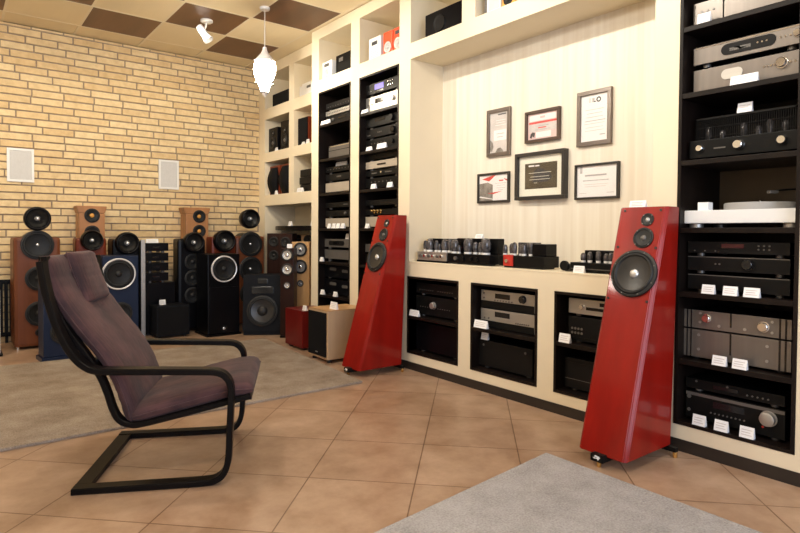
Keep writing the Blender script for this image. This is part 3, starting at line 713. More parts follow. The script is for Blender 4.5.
# ------------------------------------------------------------------ framed certificates
def framed(label, y0, y1, z0, z1, b, d, fm, draw, mount=0., group='framed certificates'):
    """y0>y1 ; u from 0 left to 1 right, v from 0 bottom to 1 top of the sheet"""
    k_ = (3.188 - d) / 3.188; y0, z1 = y0 * k_, 1.07 + (z1 - 1.07) * k_
    W, Hh = y0 - y1, z1 - z0
    r = thing('framed_certificate', label, 'picture frame', (.34, (y0 + y1) / 2, z0), -90, group)
    w = W / 2; bm = bmesh.new()
    box(bm, -w, w, -d, -.0005, 0, b, bev=.002); box(bm, -w, w, -d, -.0005, Hh - b, Hh, bev=.002)
    box(bm, -w, -w + b, -d, -.0005, b, Hh - b, bev=.002); box(bm, w - b, w, -d, -.0005, b, Hh - b, bev=.002)
    obj('frame', bm, fm, r)
    yb = -d * .45
    if mount:
        obj('mount', B(-w + b, w - b, yb, -.001, b, Hh - b), 'matb', r)
    i = b + mount
    sh = obj('sheet', B(-w + i, w - i, yb - (.001 if mount else 0), -.0012, i, Hh - i), draw[0], r)
    sw, shh = W - 2 * i, Hh - 2 * i; yf = yb - (.001 if mount else 0)
    pcs = {}
    for q in draw[1]:
        m_ = q[0]
        bm = pcs.setdefault(m_, bmesh.new())
        lay = .0004 + .0003 * q[-1] if q[1] != 'ring' else .0008
        if q[1] == 'r':
            u0, u1, v0, v1 = q[2:6]
            box(bm, -w + i + u0 * sw, -w + i + u1 * sw, yf - lay, yf, i + v0 * shh, i + v1 * shh)
        elif q[1] == 'p':
            t = bmesh.new(); P = [(-w + i + u * sw, i + v * shh) for u, v in q[2]]
            a = [t.verts.new((x, yf - lay, zz)) for x, zz in P]; c = [t.verts.new((x, yf, zz)) for x, zz in P]
            t.faces.new(a); t.faces.new(c)
            for k in range(len(P)): t.faces.new([a[k], a[(k + 1) % len(P)], c[(k + 1) % len(P)], c[k]])
            join(bm, t, 0)
        elif q[1] == 'ring':
            u, v, ro, ri = q[2:6]
            lathe(bm, [(ri, 0), (ri, lay), (ro, lay), (ro, 0)], (-w + i + u * sw, yf, i + v * shh), (0, -1, 0), 24)
    for m_, bm in pcs.items(): obj('print', bm, m_, sh)
    obj('glass_pane', B(-w + b, w - b, -d * .72, -d * .72 + .0015, b, Hh - b), 'glass', r)
    return r
def lines(m, rows, u0=.15, u1=.85, th=.012, lay=1):
    out = []
    for k, v in enumerate(rows):
        s = (.0, .06, .03, .1)[k % 4]; out.append((m, 'r', u0 + s, u1 - s, v - th / 2, v + th / 2, lay))
    return out
# dark metal frame with a greyish sheet
framed('tall grey-framed certificate with white note box, upper left of the group', 3.045, 2.800, 1.632, 1.982, .026, .022, 'frameg',
       ('greyw', [('paper', 'r', .22, .92, .30, .56, 1), ('ink', 'r', .35, .8, .46, .475, 2), ('ink', 'r', .4, .75, .38, .395, 2), ('greyp', 'p', [(0, .05), (.12, .04), (.2, .15), (.16, .26), (.04, .33), (0, .33)], 1), ('greyp', 'p', [(.3, 0), (.42, .10), (.6, .12), (.72, .06), (.78, 0)], 1), ('inkd', 'r', .45, .9, .93, .96, 1)] + lines('paper', [.68, .74, .8], .3, .9, .012)))
framed('wide brown-framed diploma with a red stripe and black emblem, top centre', 2.682, 2.372, 1.690, 1.912, .020, .026, 'framebr',
       ('pinkp', [('paper', 'r', .06, .94, .72, .94, 1), ('redp', 'r', .04, .97, .61, .685, 2), ('greyw', 'r', .05, .95, .3, .6, 1), ('paper', 'r', .28, .78, .06, .28, 2), ('inkd', 'p', [(.07, .10), (.10, .24), (.16, .30), (.25, .27), (.22, .08), (.16, .15), (.12, .06)], 3), ('pinkp', 'r', .42, .58, .8, .88, 3), ('redp', 'r', .35, .62, .42, .46, 3), ('ink', 'r', .3, .7, .5, .525, 3), ('ink', 'r', .25, .75, .36, .375, 3)]))
xlo = [('inkd', 'r', .46, .485, .835, .925, 2), ('inkd', 'r', .46, .55, .835, .855, 2), ('inkd', 'ring', .65, .88, .0165, .0085, 2)]
for du in (0, .09):
    for dv in (0, .025, .05, .075): xlo.append(('greyp', 'r', .31 + du, .345 + du, .84 + dv, .852 + dv, 2))
framed('tall dark-framed white certificate with black letters at its head, upper right', 2.257, 1.998, 1.620, 1.968, .026, .024, 'frameg',
       ('paper', xlo + lines('pinkp', [.68, .6, .52], .15, .85, .014) + lines('ink', [.44], .15, .9, .014) + lines('pinkp', [.38, .30, .23], .12, .88, .012) + [('ink', 'r', .7, .9, .12, .14, 1)]))
framed('small black-framed certificate with red swoosh and grey photo, lower left', 3.138, 2.804, 1.294, 1.517, .016, .02, 'frameb',
       ('paper', [('greyp', 'p', [(0, 0), (.48, 0), (.48, .62), (.3, .72), (0, .68)], 1), ('redp', 'p', [(.1, .86), (.5, .99), (.58, .99), (.35, .76)], 2), ('redp', 'p', [(.3, .29), (.52, .32), (.8, .35), (.5, .25)], 2), ('redp', 'r', .7, .84, .74, .79, 1), ('redp', 'p', [(.86, .85), (.98, .78), (.98, .72), (.9, .78)], 1), ('paper', 'p', [(.0, .14), (.48, .04), (.48, .07), (.03, .19)], 2)] + lines('ink', [.66, .58, .48, .4], .56, .94, .012)))
framed('large black-framed cream-mounted dark plaque in the centre of the group', 2.768, 2.312, 1.300, 1.630, .024, .045, 'frameb',
       ('plaque', [('inkd', 'p', [(.25, .25), (.3, .7), (.45, .82), (.62, .72), (.78, .6), (.86, .4), (.7, .25)], 1), ('paper', 'r', .12, .30, .87, .93, 2), ('paper', 'r', .33, .46, .87, .92, 2)] + lines('matb', [.62, .47, .36], .12, .82, .016, 2) + [('matb', 'r', .3, .4, .22, .235, 2)]), mount=.05)
framed('wide thin black-framed white certificate with a grey ribbon mark, lower right', 2.268, 1.942, 1.286, 1.510, .013, .026, 'frameb',
       ('paper', [('ink', 'r', .07, .13, .78, .99, 1), ('ink', 'r', .2, .74, .67, .72, 1), ('ink', 'r', .15, .8, .52, .545, 1), ('greyw', 'r', .18, .78, .40, .415, 1), ('greyw', 'r', .2, .72, .33, .345, 1), ('greyw', 'r', .06, .24, .12, .135, 1), ('ink', 'r', .75, .92, .12, .135, 1)]))

# ------------------------------------------------------------------ loudspeaker drivers
def driver(parent, x, y, z, r_, cone='cone', cap='rubber', ring=None, tilt=0., capr=.3, name='woofer', rim='rubber', screws=0):
    bm = bmesh.new(); t = max(.006, .16 * r_)
    lathe(bm, [(r_, 0), (r_, t * .55), (r_ * .96, t * .7), (r_ * .89, t * .7), (r_ * .88, t * .5)], d=(0, -1, 0), seg=36, mi=1)
    lathe(bm, [(r_ * .88, t * .5), (r_ * .83, t * .95), (r_ * .78, t * .95), (r_ * .73, t * .5)], d=(0, -1, 0), seg=36, mi=1)
    lathe(bm, [(r_ * .73, t * .5), (r_ * .5, t * .22), (r_ * capr * .9, t * .06), (0, t * .05)], d=(0, -1, 0), seg=36, mi=0)
    o = obj(name, bm, [cone, rim], parent, (x, y, z), (tilt, 0, 0))
    bm = bmesh.new(); c = r_ * capr
    lathe(bm, [(c, t * .08), (c * .9, t * .08 + c * .22), (c * .6, t * .08 + c * .42), (0, t * .08 + c * .5)], d=(0, -1, 0), seg=24)
    obj('dust_cap', bm, cap, o)
    if ring:
        bm = bmesh.new(); lathe(bm, [(r_ * 1.0, 0), (r_ * 1.09, 0), (r_ * 1.09, t * .6), (r_ * 1.04, t * .9), (r_ * .98, t * .75)], d=(0, -1, 0), seg=40)
        obj('trim_ring', bm, ring, o)
    for k in range(screws):
        a = 2 * PI * (k + .5) / screws
        bm = bmesh.new(); cyl(bm, (r_ * .925 * math.cos(a), -t * .68, r_ * .925 * math.sin(a)), (0, -1, 0), .0034, .002, 8); obj('screw', bm, 'greym', o)
    return o

def head(parent, x, y, z, R_, m='black'):
    """round midrange pod with a rounded back, facing -y"""
    bm = bmesh.new()
    lathe(bm, [(R_ * .70, .010), (R_ * .80, .034), (R_ * .90, .036), (R_ * .99, .012), (R_, -.03), (R_ * .92, -.09), (R_ * .68, -.15), (R_ * .3, -.19), (0, -.2)], d=(0, -1, 0), seg=36, sharp=80)
    o = obj('midrange_pod', bm, m, parent, (x, y, z))
    bm = bmesh.new(); lathe(bm, [(R_ * .71, .011), (R_ * .45, -.012), (R_ * .2, -.03), (0, -.03)], d=(0, -1, 0), seg=36); obj('cone', bm, 'cone', o)
    bm = bmesh.new(); lathe(bm, [(R_ * .24, -.03), (R_ * .23, 0), (R_ * .12, .022), (0, .028)], d=(0, -1, 0), seg=18); obj('phase_plug', bm, 'cap', o)
    return o

def cabinet(parent, W, D, z0, z1, m, bev=.012, top=None, name='cabinet'):
    w = W / 2
    return obj(name, B(-w, w, 0, D, z0, z1, bev=bev), m, parent)

def tower(label, x, y, W, D, h, m, rz=0., feet=.02, group='loudspeakers along the brick wall', bev=.012, plinth=None):
    r = thing('loudspeaker', label, 'loudspeaker', (x, y, 0), rz, group)
    if plinth:
        obj('plinth', B(-W / 2 - .015, W / 2 + .015, -.015, D + .015, 0, feet, bev=.004), plinth, r)
    else:
        for sx in (-1, 1):
            for yy in (.03, D - .03):
                bm = bmesh.new(); cyl(bm, (sx * (W / 2 - .03), yy, 0), (0, 0, 1), .014, feet + .002, 14); obj('foot', bm, 'chrome', r)
    cabinet(r, W, D, feet, h, m, bev)
    return r

# big rosewood tower at the left
r = tower('tall rosewood loudspeaker with round black pod on top, leftmost along the brick wall', -2.215, 6.12, .365, .36, 1.007, 'walnut', bev=.03)
bm = bmesh.new(); lathe(bm, [(0, -.22), (.125, -.22), (.125, 0), (0, 0)], d=(0, -1, 0), seg=40); obj('pod_base', bm, 'black', r, (0, 0, .937))
driver(r, 0, -.001, .937, .131, cap='cap', capr=.1); head(r, 0, -.02, 1.172, .108)
for z_ in (.635, .316): driver(r, .012, -.001, z_, .112, cap='rubber')
driver(r, .012, -.001, .145, .035, cap='rubber', name='port')
r = tower('pale cherry loudspeaker with a flared top behind the first pod-topped pair', -1.717, 6.435, .235, .19, 1.24, 'cherry', plinth='black', bev=.01)
obj('cap_block', (lambda bm: (hull(bm, [(-.118, 0, 1.24), (.118, 0, 1.24), (.118, .19, 1.24), (-.118, .19, 1.24), (-.138, -.003, 1.312), (.138, -.003, 1.312), (.138, .193, 1.312), (-.138, .193, 1.312)], [(0, 1, 5, 4), (1, 2, 6, 5), (2, 3, 7, 6), (3, 0, 4, 7), (4, 5, 6, 7), (3, 2, 1, 0)], bev=.006), bm)[1])(bmesh.new()), 'cherry', r)
for z_ in (1.218, 1.05): driver(r, 0, -.004, z_, .07, cap='amber', capr=.3)
r = tower('rosewood loudspeaker with black round pod behind the chair headrest', -1.762, 6.21, .27, .195, 1.0, 'rosew', bev=.03)
head(r, 0, -.03, .975, .10); driver(r, 0, -.001, .72, .09, cap='cap', capr=.12)
r = tower('black loudspeaker with round pod behind the navy silver-ringed loudspeaker', -1.446, 6.22, .255, .26, .99, 'black', bev=.03)
head(r, 0, -.03, .945, .112)
for z_ in (.74, .55): driver(r, 0, -.001, z_, .09)
# navy pair
r = tower('navy blue loudspeaker with a large silver-ringed woofer beside the chair back', -1.575, 5.88, .31, .28, .835, 'navy', rz=0, plinth='navy', group='silver ring loudspeakers', bev=.008)
driver(r, -.018, -.001, .665, .136, ring='ringm', cap='rubber', capr=.22); driver(r, 0, -.001, .3, .1, name='port', cap='rubber')
r = tower('navy blue loudspeaker glimpsed behind the chair back frame at lower left', -2.106, 5.44, .29, .19, .78, 'navy', rz=5, plinth='navy', group='silver ring loudspeakers', bev=.008, feet=.035)
driver(r, 0, -.001, .6, .11, cap='rubber'); driver(r, 0, -.001, .235, .10, cap='rubber', cone='cone')
# black column left of it, white cabinet at the frame edge
r = tower('white loudspeaker cabinet cut by the left edge of the view', -2.637, 5.92, .26, .24, .565, 'wplast', plinth='black')
driver(r, 0, -.001, .4, .085)
r = thing('radiator', 'black ribbed wall radiator under the bricks at far left', 'radiator', (-2.62, 6.6, 0), 0)
bm = bmesh.new()
for k in range(13): box(bm, -.255 + k * .04, -.229 + k * .04, -.03, .028, .08, .58, bev=.005)
obj('rib_panel', bm, 'dgrey', r)
obj('rail', B(-.265, .265, -.012, .012, .56, .6, bev=.004), 'dgrey', r); obj('rail', B(-.265, .265, -.012, .012, .06, .10, bev=.004), 'dgrey', r)
for sx in (-1, 1): obj('foot', B(sx * .2 - .012, sx * .2 + .012, -.012, .012, 0, .08), 'dgrey', r)
# av stand
r = thing('audio_stand', 'black audio stand with one tall silver post beside the navy loudspeaker', 'stand', (-1.14, 6.2, 0))
obj('post', B(-.178, -.138, -.01, .03, .0, .98, bev=.003), 'silver', r)
obj('base_cabinet', B(-.137, .155, .0, .30, .02, .54, bev=.004), 'black', r)
obj('foot', B(-.12, .14, .02, .28, 0, .02), 'rubber', r)
obj('back_panel', B(-.137, -.11, .26, .30, .54, .96), 'black', r)
GA = 'black boxes stacked on the audio stand'
for k, lb in enumerate(('lowest', 'second from the bottom', 'third from the bottom', 'topmost')):
    z0 = .541 + k * .1015
    comp('amplifier', lb + ' glossy black box of the stack on the audio stand', -1.27 + .225, -1.27, z0, z0 + .1005, group=GA, body='black', face='black', loc=(-1.162, 6.2, z0), rz=0, D=.24, feats=[('disp', .3, .6, .4, .6)], feet=.018)
price_tag('wide white card lying on the topmost black box of the audio stand', -1.20, 6.24, .9462, .12, .04, 0)
price_tag('white tag leaning before the black base of the audio stand', -1.165, 6.18, .0, .07, .05, 0) if False else None
r = thing('subwoofer', 'small black cube subwoofer on the floor before the audio stand', 'subwoofer', (-1.075, 5.95, 0))
obj('cabinet', B(-.16, .16, 0, .3, .02, .322, bev=.006), 'dgrey', r)
for sx in (-1, 1):
    for yy in (.04, .26):
        bm = bmesh.new(); cyl(bm, (sx * .12, yy, 0), (0, 0, 1), .016, .021, 12); obj('foot', bm, 'rubber', r)
obj('grille', B(-.148, .148, -.008, .0, .034, .31, bev=.003), 'cloth', r)
price_tag('white tag on the small black cube subwoofer', -1.14, 6.1, .3222, .06, .05, 0)
# black group in the middle
r = tower('glossy black loudspeaker with pod and three woofers right of the audio stand', -.806, 6.2, .29, .20, .99, 'black', bev=.03)
head(r, .01, -.03, .95, .108)
for z_ in (.745, .572, .391): driver(r, .005, -.001, z_, .085)
r = tower('pale cherry loudspeaker with a flared top behind the black pod loudspeaker', -.672, 6.435, .25, .19, 1.255, 'cherry', plinth='black', bev=.01)
obj('cap_block', (lambda bm: (hull(bm, [(-.125, 0, 1.255), (.125, 0, 1.255), (.125, .19, 1.255), (-.125, .19, 1.255), (-.148, -.003, 1.328), (.148, -.003, 1.328), (.148, .193, 1.328), (-.148, .193, 1.328)], [(0, 1, 5, 4), (1, 2, 6, 5), (2, 3, 7, 6), (3, 0, 4, 7), (4, 5, 6, 7), (3, 2, 1, 0)], bev=.006), bm)[1])(bmesh.new()), 'cherry', r)
for z_ in (1.232, 1.07): driver(r, .02, -.004, z_, .07, cap='amber', capr=.3)
r = tower('rosewood loudspeaker with black pod between the black one and the double-woofer tower', -.45, 6.23, .275, .19, 1.01, 'rosew', bev=.03)
head(r, 0, -.03, .962, .122); driver(r, 0, -.001, .68, .10)
r = tower('large black loudspeaker with a silver-ringed woofer in front of the rosewood one', -.622, 5.78, .335, .34, .838, 'black', plinth='black', group='silver ring loudspeakers', bev=.008)
driver(r, .0, -.001, .685, .125, ring='ringm', cap='rubber', capr=.22); driver(r, .0, -.001, .075, .038, cap='cap', capr=.5, name='port')
obj('lower_panel', B(-.15, .15, -.006, .002, .03, .5, bev=.003), 'black', r)
r = tower('tall walnut loudspeaker with round black pod on top in the corner', -.122, 6.27, .345, .36, 1.018, 'walnut', bev=.03)
bm = bmesh.new(); lathe(bm, [(0, -.22), (.13, -.22), (.13, 0), (0, 0)], d=(0, -1, 0), seg=40); obj('pod_base', bm, 'black', r, (0, 0, .927))
driver(r, 0, -.001, .927, .140, cap='cap', capr=.1); head(r, -.01, -.02, 1.213, .112)
driver(r, 0, -.001, .643, .140, cap='cap', capr=.12)
for z_ in (.36,): driver(r, 0, -.001, z_, .13)
# stage monitor leaning back
r = thing('loudspeaker', 'dark grey horn loudspeaker with one big woofer before the corner tower', 'loudspeaker', (-.30, 5.57, 0), -32, 'loudspeakers along the brick wall')
hull_v = lambda W, D: None
bm = bmesh.new(); w = .2
hull(bm, [(-w, 0, .04), (w, 0, .04), (w, .28, .04), (-w, .28, .04), (-w, .06, .62), (w, .06, .62), (w, .28, .62), (-w, .28, .62)], [(0, 1, 5, 4), (1, 2, 6, 5), (2, 3, 7, 6), (3, 0, 4, 7), (4, 5, 6, 7), (3, 2, 1, 0)], bev=.008)
obj('cabinet', bm, 'dgrey', r)
obj('plinth', B(-.19, .19, .01, .27, 0, .042, bev=.004), 'dgrey', r)
ti = math.atan2(.06, .58)
def on_f(z): return (z - .04) / .58 * .06 - .003
driver(r, 0, on_f(.25), .25, .158, cap='rubber', capr=.33, tilt=-ti, cone='conel')
bm = B(-.11, .11, -.004, .01, -.035, .035, bev=.002); hn = obj('horn', bm, 'disp', r, (0, on_f(.462), .462), (-ti, 0, 0))
obj('horn_lip', B(-.12, .12, -.012, .0, -.046, -.036, bev=.002), 'dgrey', hn)
obj('tweeter', B(-.05, .05, -.004, .01, -.025, .025, bev=.002), 'disp', r, (0, on_f(.555), .555), (-ti, 0, 0))

# towers standing in front of the recessed cubbies
GN = 'slim towers by the recessed shelves'
def slim(label, x, y, W, D, h, m, rz, dr, cone='cone', cap='rubber', ring=None):
    r = thing('loudspeaker', label, 'loudspeaker', (x, y, 0), rz, GN)
    obj('plinth', B(-W / 2 - .004, W / 2 + .004, -.004, D + .004, 0, .02, bev=.003), 'black', r)
    cabinet(r, W, D, .02, h, m, .006)
    for z_, rr in dr: driver(r, 0, -.001, z_, rr, cone=cone, cap=cap, ring=ring)
    return r
slim('dark walnut slim tower beside the corner loudspeaker, left of its pair', .08, 6.09, .158, .22, 1.05, 'dwal', -42, [(.955, .058), (.80, .058)])
slim('dark walnut slim tower right of its pair, behind the tower with two silver cones', .105, 5.855, .158, .22, 1.05, 'dwal', -42, [(.955, .058), (.80, .058)])
slim('low dark tower with two silver cones beside the light oak one', -.16, 5.29, .135, .17, .905, 'dwal', -40, [(.835, .062), (.69, .062), (.53, .036)], cone='cap', cap='chrome')
slim('light oak tower with two silver cones beside the rack column', .06, 5.42, .195, .2, .965, 'oak', -50, [(.885, .075), (.705, .075), (.53, .036)], cone='cap', cap='chrome')
slim('light oak tower behind, left one under the curved black shelf', .36, 6.03, .155, .13, 1.035, 'oak', -45, [(.985, .05)], cone='cone')
slim('light oak tower behind, right one under the curved black shelf', .33, 5.75, .155, .14, 1.035, 'oak', -45, [(.985, .05)], cone='cone')
bm = bmesh.new(); ply = [(.549, 6.46), (.549, 5.09)]
for k in range(17):
    a = PI * k / 16; ply.append((.40 - .27 * math.sin(a) ** .7, 5.775 - .685 * math.cos(a)))
prism(bm, ply, 1.085, 1.135, bev=.006)
o = obj('curved_shelf', bm, 'black'); tag(o, 'bow-fronted black shelf in the recess above the oak towers', 'shelf')
price_tag('left white tag on the bow-fronted black shelf', .17, 5.86, 1.1352, .07, .05)
price_tag('right white tag on the bow-fronted black shelf', .22, 5.45, 1.1352, .06, .05)
price_tag('small white tag on the low dark tower with silver cones', -.115, 5.32, .905, .05, .04, -38)

# red and oak subwoofers
r = thing('subwoofer', 'dark red lacquered subwoofer beside the pale oak one', 'subwoofer', (-.35, 4.785, 0), -90, 'subwoofers before the racks')
obj('cabinet', B(-.165, .165, 0, .30, .022, .358, bev=.006), 'redsub', r)
for sx in (-1, 1):
    for yy in (.03, .21): obj('foot', B(sx * .12 - .025, sx * .12 + .025, yy, yy + .03, 0, .023), 'rubber', r)
price_tag('white tag on the dark red subwoofer', -.30, 4.66, .3582, .06, .045)
r = thing('subwoofer', 'pale oak subwoofer with a black grille beside the farther red loudspeaker', 'subwoofer', (-.43, 4.2, 0), -90, 'subwoofers before the racks')
obj('cabinet', B(-.16, .16, 0, .38, .03, .425, bev=.004), 'maple', r)
obj('top_panel', B(-.16, .16, 0, .38, .425, .432, bev=.002), 'oak', r)
obj('grille', B(-.143, .14, -.012, .001, .05, .41, bev=.003), 'cloth', r)
obj('badge', B(-.02, .02, -.0135, -.011, .075, .083), 'silver', r)
for sx in (-1, 1):
    for yy in (.04, .29): 
        bm = bmesh.new(); cyl(bm, (sx * .12, yy, 0), (0, 0, 1), .02, .031, 14); obj('foot', bm, 'rubber', r)
price_tag('large white tag on the pale oak subwoofer', -.33, 4.11, .4322, .10, .06)

# ------------------------------------------------------------------ the two red wedge loudspeakers
def red_speaker(label, y):
    r = thing('floor_loudspeaker', label, 'loudspeaker', (-.485, y, 0), -90, 'red wedge loudspeakers')
    w = .125; z0, z1 = .05, 1.203; d0, d1, dt = 0., .395, .330       # front bottom, back, front top
    c = .015
    bm = bmesh.new()
    V = []; 
    for z_, yf in ((z0, 0.), (z1, dt)):
        d_ = d1 if z_ < .5 else d1 + .045; V += [(-w + c, yf, z_), (w - c, yf, z_), (w, yf + c, z_), (w, d_, z_), (-w, d_, z_), (-w, yf + c, z_)]
    F = [(k, (k + 1) % 6, 6 + (k + 1) % 6, 6 + k) for k in range(6)] + [(5, 4, 3, 2, 1, 0), (6, 7, 8, 9, 10, 11)]
    hull(bm, V, F, bev=.0035)
    obj('cabinet', bm, 'redw', r)
    ti = math.atan2(dt, z1 - z0)
    def fy(z): return (z - z0) / (z1 - z0) * dt - .001
    bm = bmesh.new()
    driver(r, .014, fy(.880), .880, .116, cone='conel', cap='cap', capr=.2, tilt=-ti, screws=8)
    driver(r, .03, fy(1.052), 1.052, .051, cone='rubber', cap='greym', capr=.28, tilt=-ti, name='midrange', screws=4)
    driver(r, .036, fy(1.14), 1.14, .032, cone='rubber', cap='cap', capr=.35, tilt=-ti, name='tweeter', screws=4)
    for x, z_ in ((-.09, 1.185), (.095, 1.185), (-.095, 1.005), (.1, 1.005), (-.1, .755), (.1, .755)):
        bm = bmesh.new(); cyl(bm, (0, 0, 0), (0, -1, 0), .006, .003, 12); obj('grille_peg', bm, 'rubber', r, (x, fy(z_), z_), (-ti, 0, 0))
    f = obj('front_bracket', B(-.035, .03, -.03, .06, .026, .06, bev=.004), 'satin', r)
    bm = bmesh.new()
    for P in ([(-.016, .049), (-.008, .057), (.012, .054), (.016, .047), (.004, .050)], [(-.022, .044), (-.004, .046), (.004, .052), (.014, .046), (.006, .036), (.0, .043), (-.012, .040)]):
        t = bmesh.new(); a_ = [t.verts.new((x, -.0312, zz)) for x, zz in P]; c_ = [t.verts.new((x, -.029, zz)) for x, zz in P]
        t.faces.new(a_); t.faces.new(c_)
        for k in range(len(P)): t.faces.new([a_[k], a_[(k + 1) % len(P)], c_[(k + 1) % len(P)], c_[k]])
        join(bm, t, 0)
    obj('logo', bm, 'white', f)
    b2 = obj('rear_bracket', B(-.05, .05, .36, .44, .026, .055, bev=.004), 'satin', r)
    rr = [(-.0, -.012), (.155, .38), (-.155, .38)]
    obj('rear_bar', B(-.165, .165, .365, .392, .028, .05, bev=.003), 'satin', r)
    for x, y_ in rr:
        bm = bmesh.new(); lathe(bm, [(0, 0), (.007, 0), (.011, .006), (.011, .03), (0, .03)], (x, y_, 0), (0, 0, 1), 16); obj('foot', bm, 'brass', r)
    return r
red_speaker('tall red wedge loudspeaker nearer the camera, between counter and right rack', 1.518)
red_speaker('tall red wedge loudspeaker farther away, beside the pale oak subwoofer', 3.632)

# ------------------------------------------------------------------ things in the cubbies
GB = 'items in the upper cubbies'
def small_box(name, label, cat, x, y, z, W, D, h, m, rz=-90, bev=.006, group=GB):
    r = thing(name, label, cat, (x, y, z), rz, group)
    obj('cabinet', B(-W / 2, W / 2, 0, D, 0, h, bev=bev), m, r)
    return r
r = small_box('tabletop_radio', 'small white radio with grey round speaker in the cubby above the left tall rack', 'radio', .03, 4.845, 2.537, .17, .13, .165, 'wplast')
driver(r, 0, -.001, .055, .045, cone='vinyl', cap='vinyl', rim='greyw', name='speaker'); obj('display', B(-.05, .04, -.002, .002, .115, .145), 'greym', r)
r = small_box('stereo_system', 'black compact stereo right of the small white radio', 'stereo', .05, 4.56, 2.537, .31, .2, .185, 'black')
obj('display', B(-.1, -.03, -.002, .002, .12, .155), 'greym', r); obj('panel', B(-.14, .14, -.003, .001, .02, .10, bev=.002), 'satin', r)
r = small_box('tabletop_radio', 'white radio with a small black display above the middle tall rack', 'radio', .03, 4.06, 2.537, .17, .14, .19, 'wplast')
obj('display', B(-.04, .04, -.002, .002, .125, .155), 'inkd', r)
bm = bmesh.new()
for k in range(6): box(bm, -.06, .06, -.0015, .001, .02 + k * .014, .026 + k * .014)
obj('grille', bm, 'greyw', r)
for k, (lb, y) in enumerate((('left orange red radio without a display', 3.872), ('right orange red radio with a black display', 3.735))):
    r = small_box('tabletop_radio', lb + ' in the cubby above the middle tall rack', 'radio', .03, y, 2.537, .125, .12, .19, 'orange')
    driver(r, 0, -.001, .06, .046, cone='vinyl', cap='vinyl', rim='greyw', name='speaker')
    if k: obj('display', B(-.035, .035, -.002, .002, .135, .165), 'inkd', r)
r = small_box('loudspeaker', 'large black speaker box in the cubby above the certificates', 'loudspeaker', .05, 3.215, 2.537, .41, .3, .19, 'black')
bm = bmesh.new(); lathe(bm, [(.065, 0), (.06, .01), (.03, .004), (0, .012)], d=(0, -1, 0)); obj('woofer', bm, 'anth', r, (-.04, 0, .09))
r = small_box('tabletop_radio', 'grey and white radio at the left of the cubby right of the black speaker box', 'radio', .05, 2.725, 2.537, .14, .12, .2, 'wplast')
obj('side_panel', B(-.071, -.05, -.002, .1, .01, .19), 'greym', r); obj('panel', B(-.03, .06, -.002, .002, .03, .17), 'greyw', r)
r = small_box('tabletop_radio', 'amber radio with a black round speaker in the cubby right of the black speaker box', 'radio', .05, 2.585, 2.537, .11, .12, .2, 'amber'); driver(r, 0, -.001, .06, .04, name='speaker')
small_box('tabletop_radio', 'red radio at the right of the cubby right of the black speaker box', 'radio', .05, 2.45, 2.537, .11, .12, .2, 'orange')
# recessed section
r = thing('loudspeaker', 'long black centre speaker lying in the top cubby beside the brick wall', 'loudspeaker', (.18, 6.14, 2.523), -90, GB)
bm = bmesh.new(); hull(bm, [(-.23, .02, 0), (.23, 0, 0), (.23, .2, 0), (-.23, .2, 0), (-.2, .04, .165), (.23, .02, .165), (.23, .2, .165), (-.2, .2, .165)], [(0, 1, 5, 4), (1, 2, 6, 5), (2, 3, 7, 6), (3, 0, 4, 7), (4, 5, 6, 7), (3, 2, 1, 0)], bev=.015, seg=3)
obj('cabinet', bm, 'dwal', r); obj('grille', B(-.19, .21, -.004, .03, .015, .15, bev=.006), 'cloth', r)
r = small_box('media_player', 'white tabletop unit in the top cubby right of the long black speaker', 'media player', .18, 5.53, 2.523, .30, .2, .12, 'wplast', bev=.012); obj('display', B(.02, .1, -.003, .002, .075, .1), 'greym', r)
obj('lid', B(-.13, .13, .02, .18, .12, .15, bev=.01), 'wplast', r)
for k, (lb, y, h) in enumerate((('left black bookshelf speaker in the cubby below the long black speaker', 6.345, .29), ('right black bookshelf speaker in the cubby below the long black speaker', 6.04, .33))):
    r = small_box('bookshelf_speaker', lb, 'loudspeaker', .19, y, 2.004, .21 if k else .23, .25, h, 'black')
    driver(r, 0, -.001, .11, .072, cone='cone', cap='greym'); driver(r, 0, -.001, .225, .032, name='tweeter', cap='greym')
r = small_box('bookshelf_speaker', 'bookshelf speaker with grey grille and red cherry side in the second cubby row', 'loudspeaker', .19, 5.60, 2.004, .20, .22, .30, 'rosew', rz=-88)
obj('grille', B(-.095, .095, -.014, .0, .006, .294, bev=.004), 'cloth', r)
for k, (lb, y) in enumerate((('left curved-grille speaker with cherry frame in the third cubby row', 6.32), ('right curved-grille speaker with cherry frame in the third cubby row', 6.025))):
    r = thing('bookshelf_speaker', lb, 'loudspeaker', (.20, y, 1.5), -90, GB)
    obj('cabinet', B(-.13, .13, 0, .25, 0, .345, bev=.008), 'rosew', r, label='cherry red wooden cabinet')
    bm = bmesh.new(); t = bmesh.new(); R = []; n = 12
    for i in range(n + 1):
        z_ = .012 + .31 * i / n; wd = .085 + .028 * math.sin(PI * i / n); bl = .012 + .045 * math.sin(PI * i / n)
        R.append([t.verts.new((-wd, 0, z_)), t.verts.new((-wd * .9, -bl * .8, z_)), t.verts.new((0, -bl, z_)), t.verts.new((wd * .9, -bl * .8, z_)), t.verts.new((wd, 0, z_))])
    for a, b in zip(R, R[1:]):
        for q in range(4): f_ = t.faces.new([a[q], a[q + 1], b[q + 1], b[q]]); f_.smooth = True
        t.faces.new([a[4], a[0], b[0], b[4]])
    t.faces.new(R[0]); t.faces.new(R[-1]); join(bm, t, 0)
    obj('grille', bm, 'cloth', r)
for k, lb in enumerate(('lowest', 'middle', 'topmost')):
    small_box('satellite_speaker', lb + ' of three small black boxes stacked in the third cubby row', 'loudspeaker', .20 - .01 * (k % 2), 5.555, 1.5 + .082 * k, .28, .16, .081, 'black', bev=.01)
price_tag('white tag between the black bookshelf speakers of the second cubby row', .166, 6.20, 2.004, .05, .04)
price_tag('left tag before the speaker with the cherry side', .166, 5.56, 2.004, .05, .03)
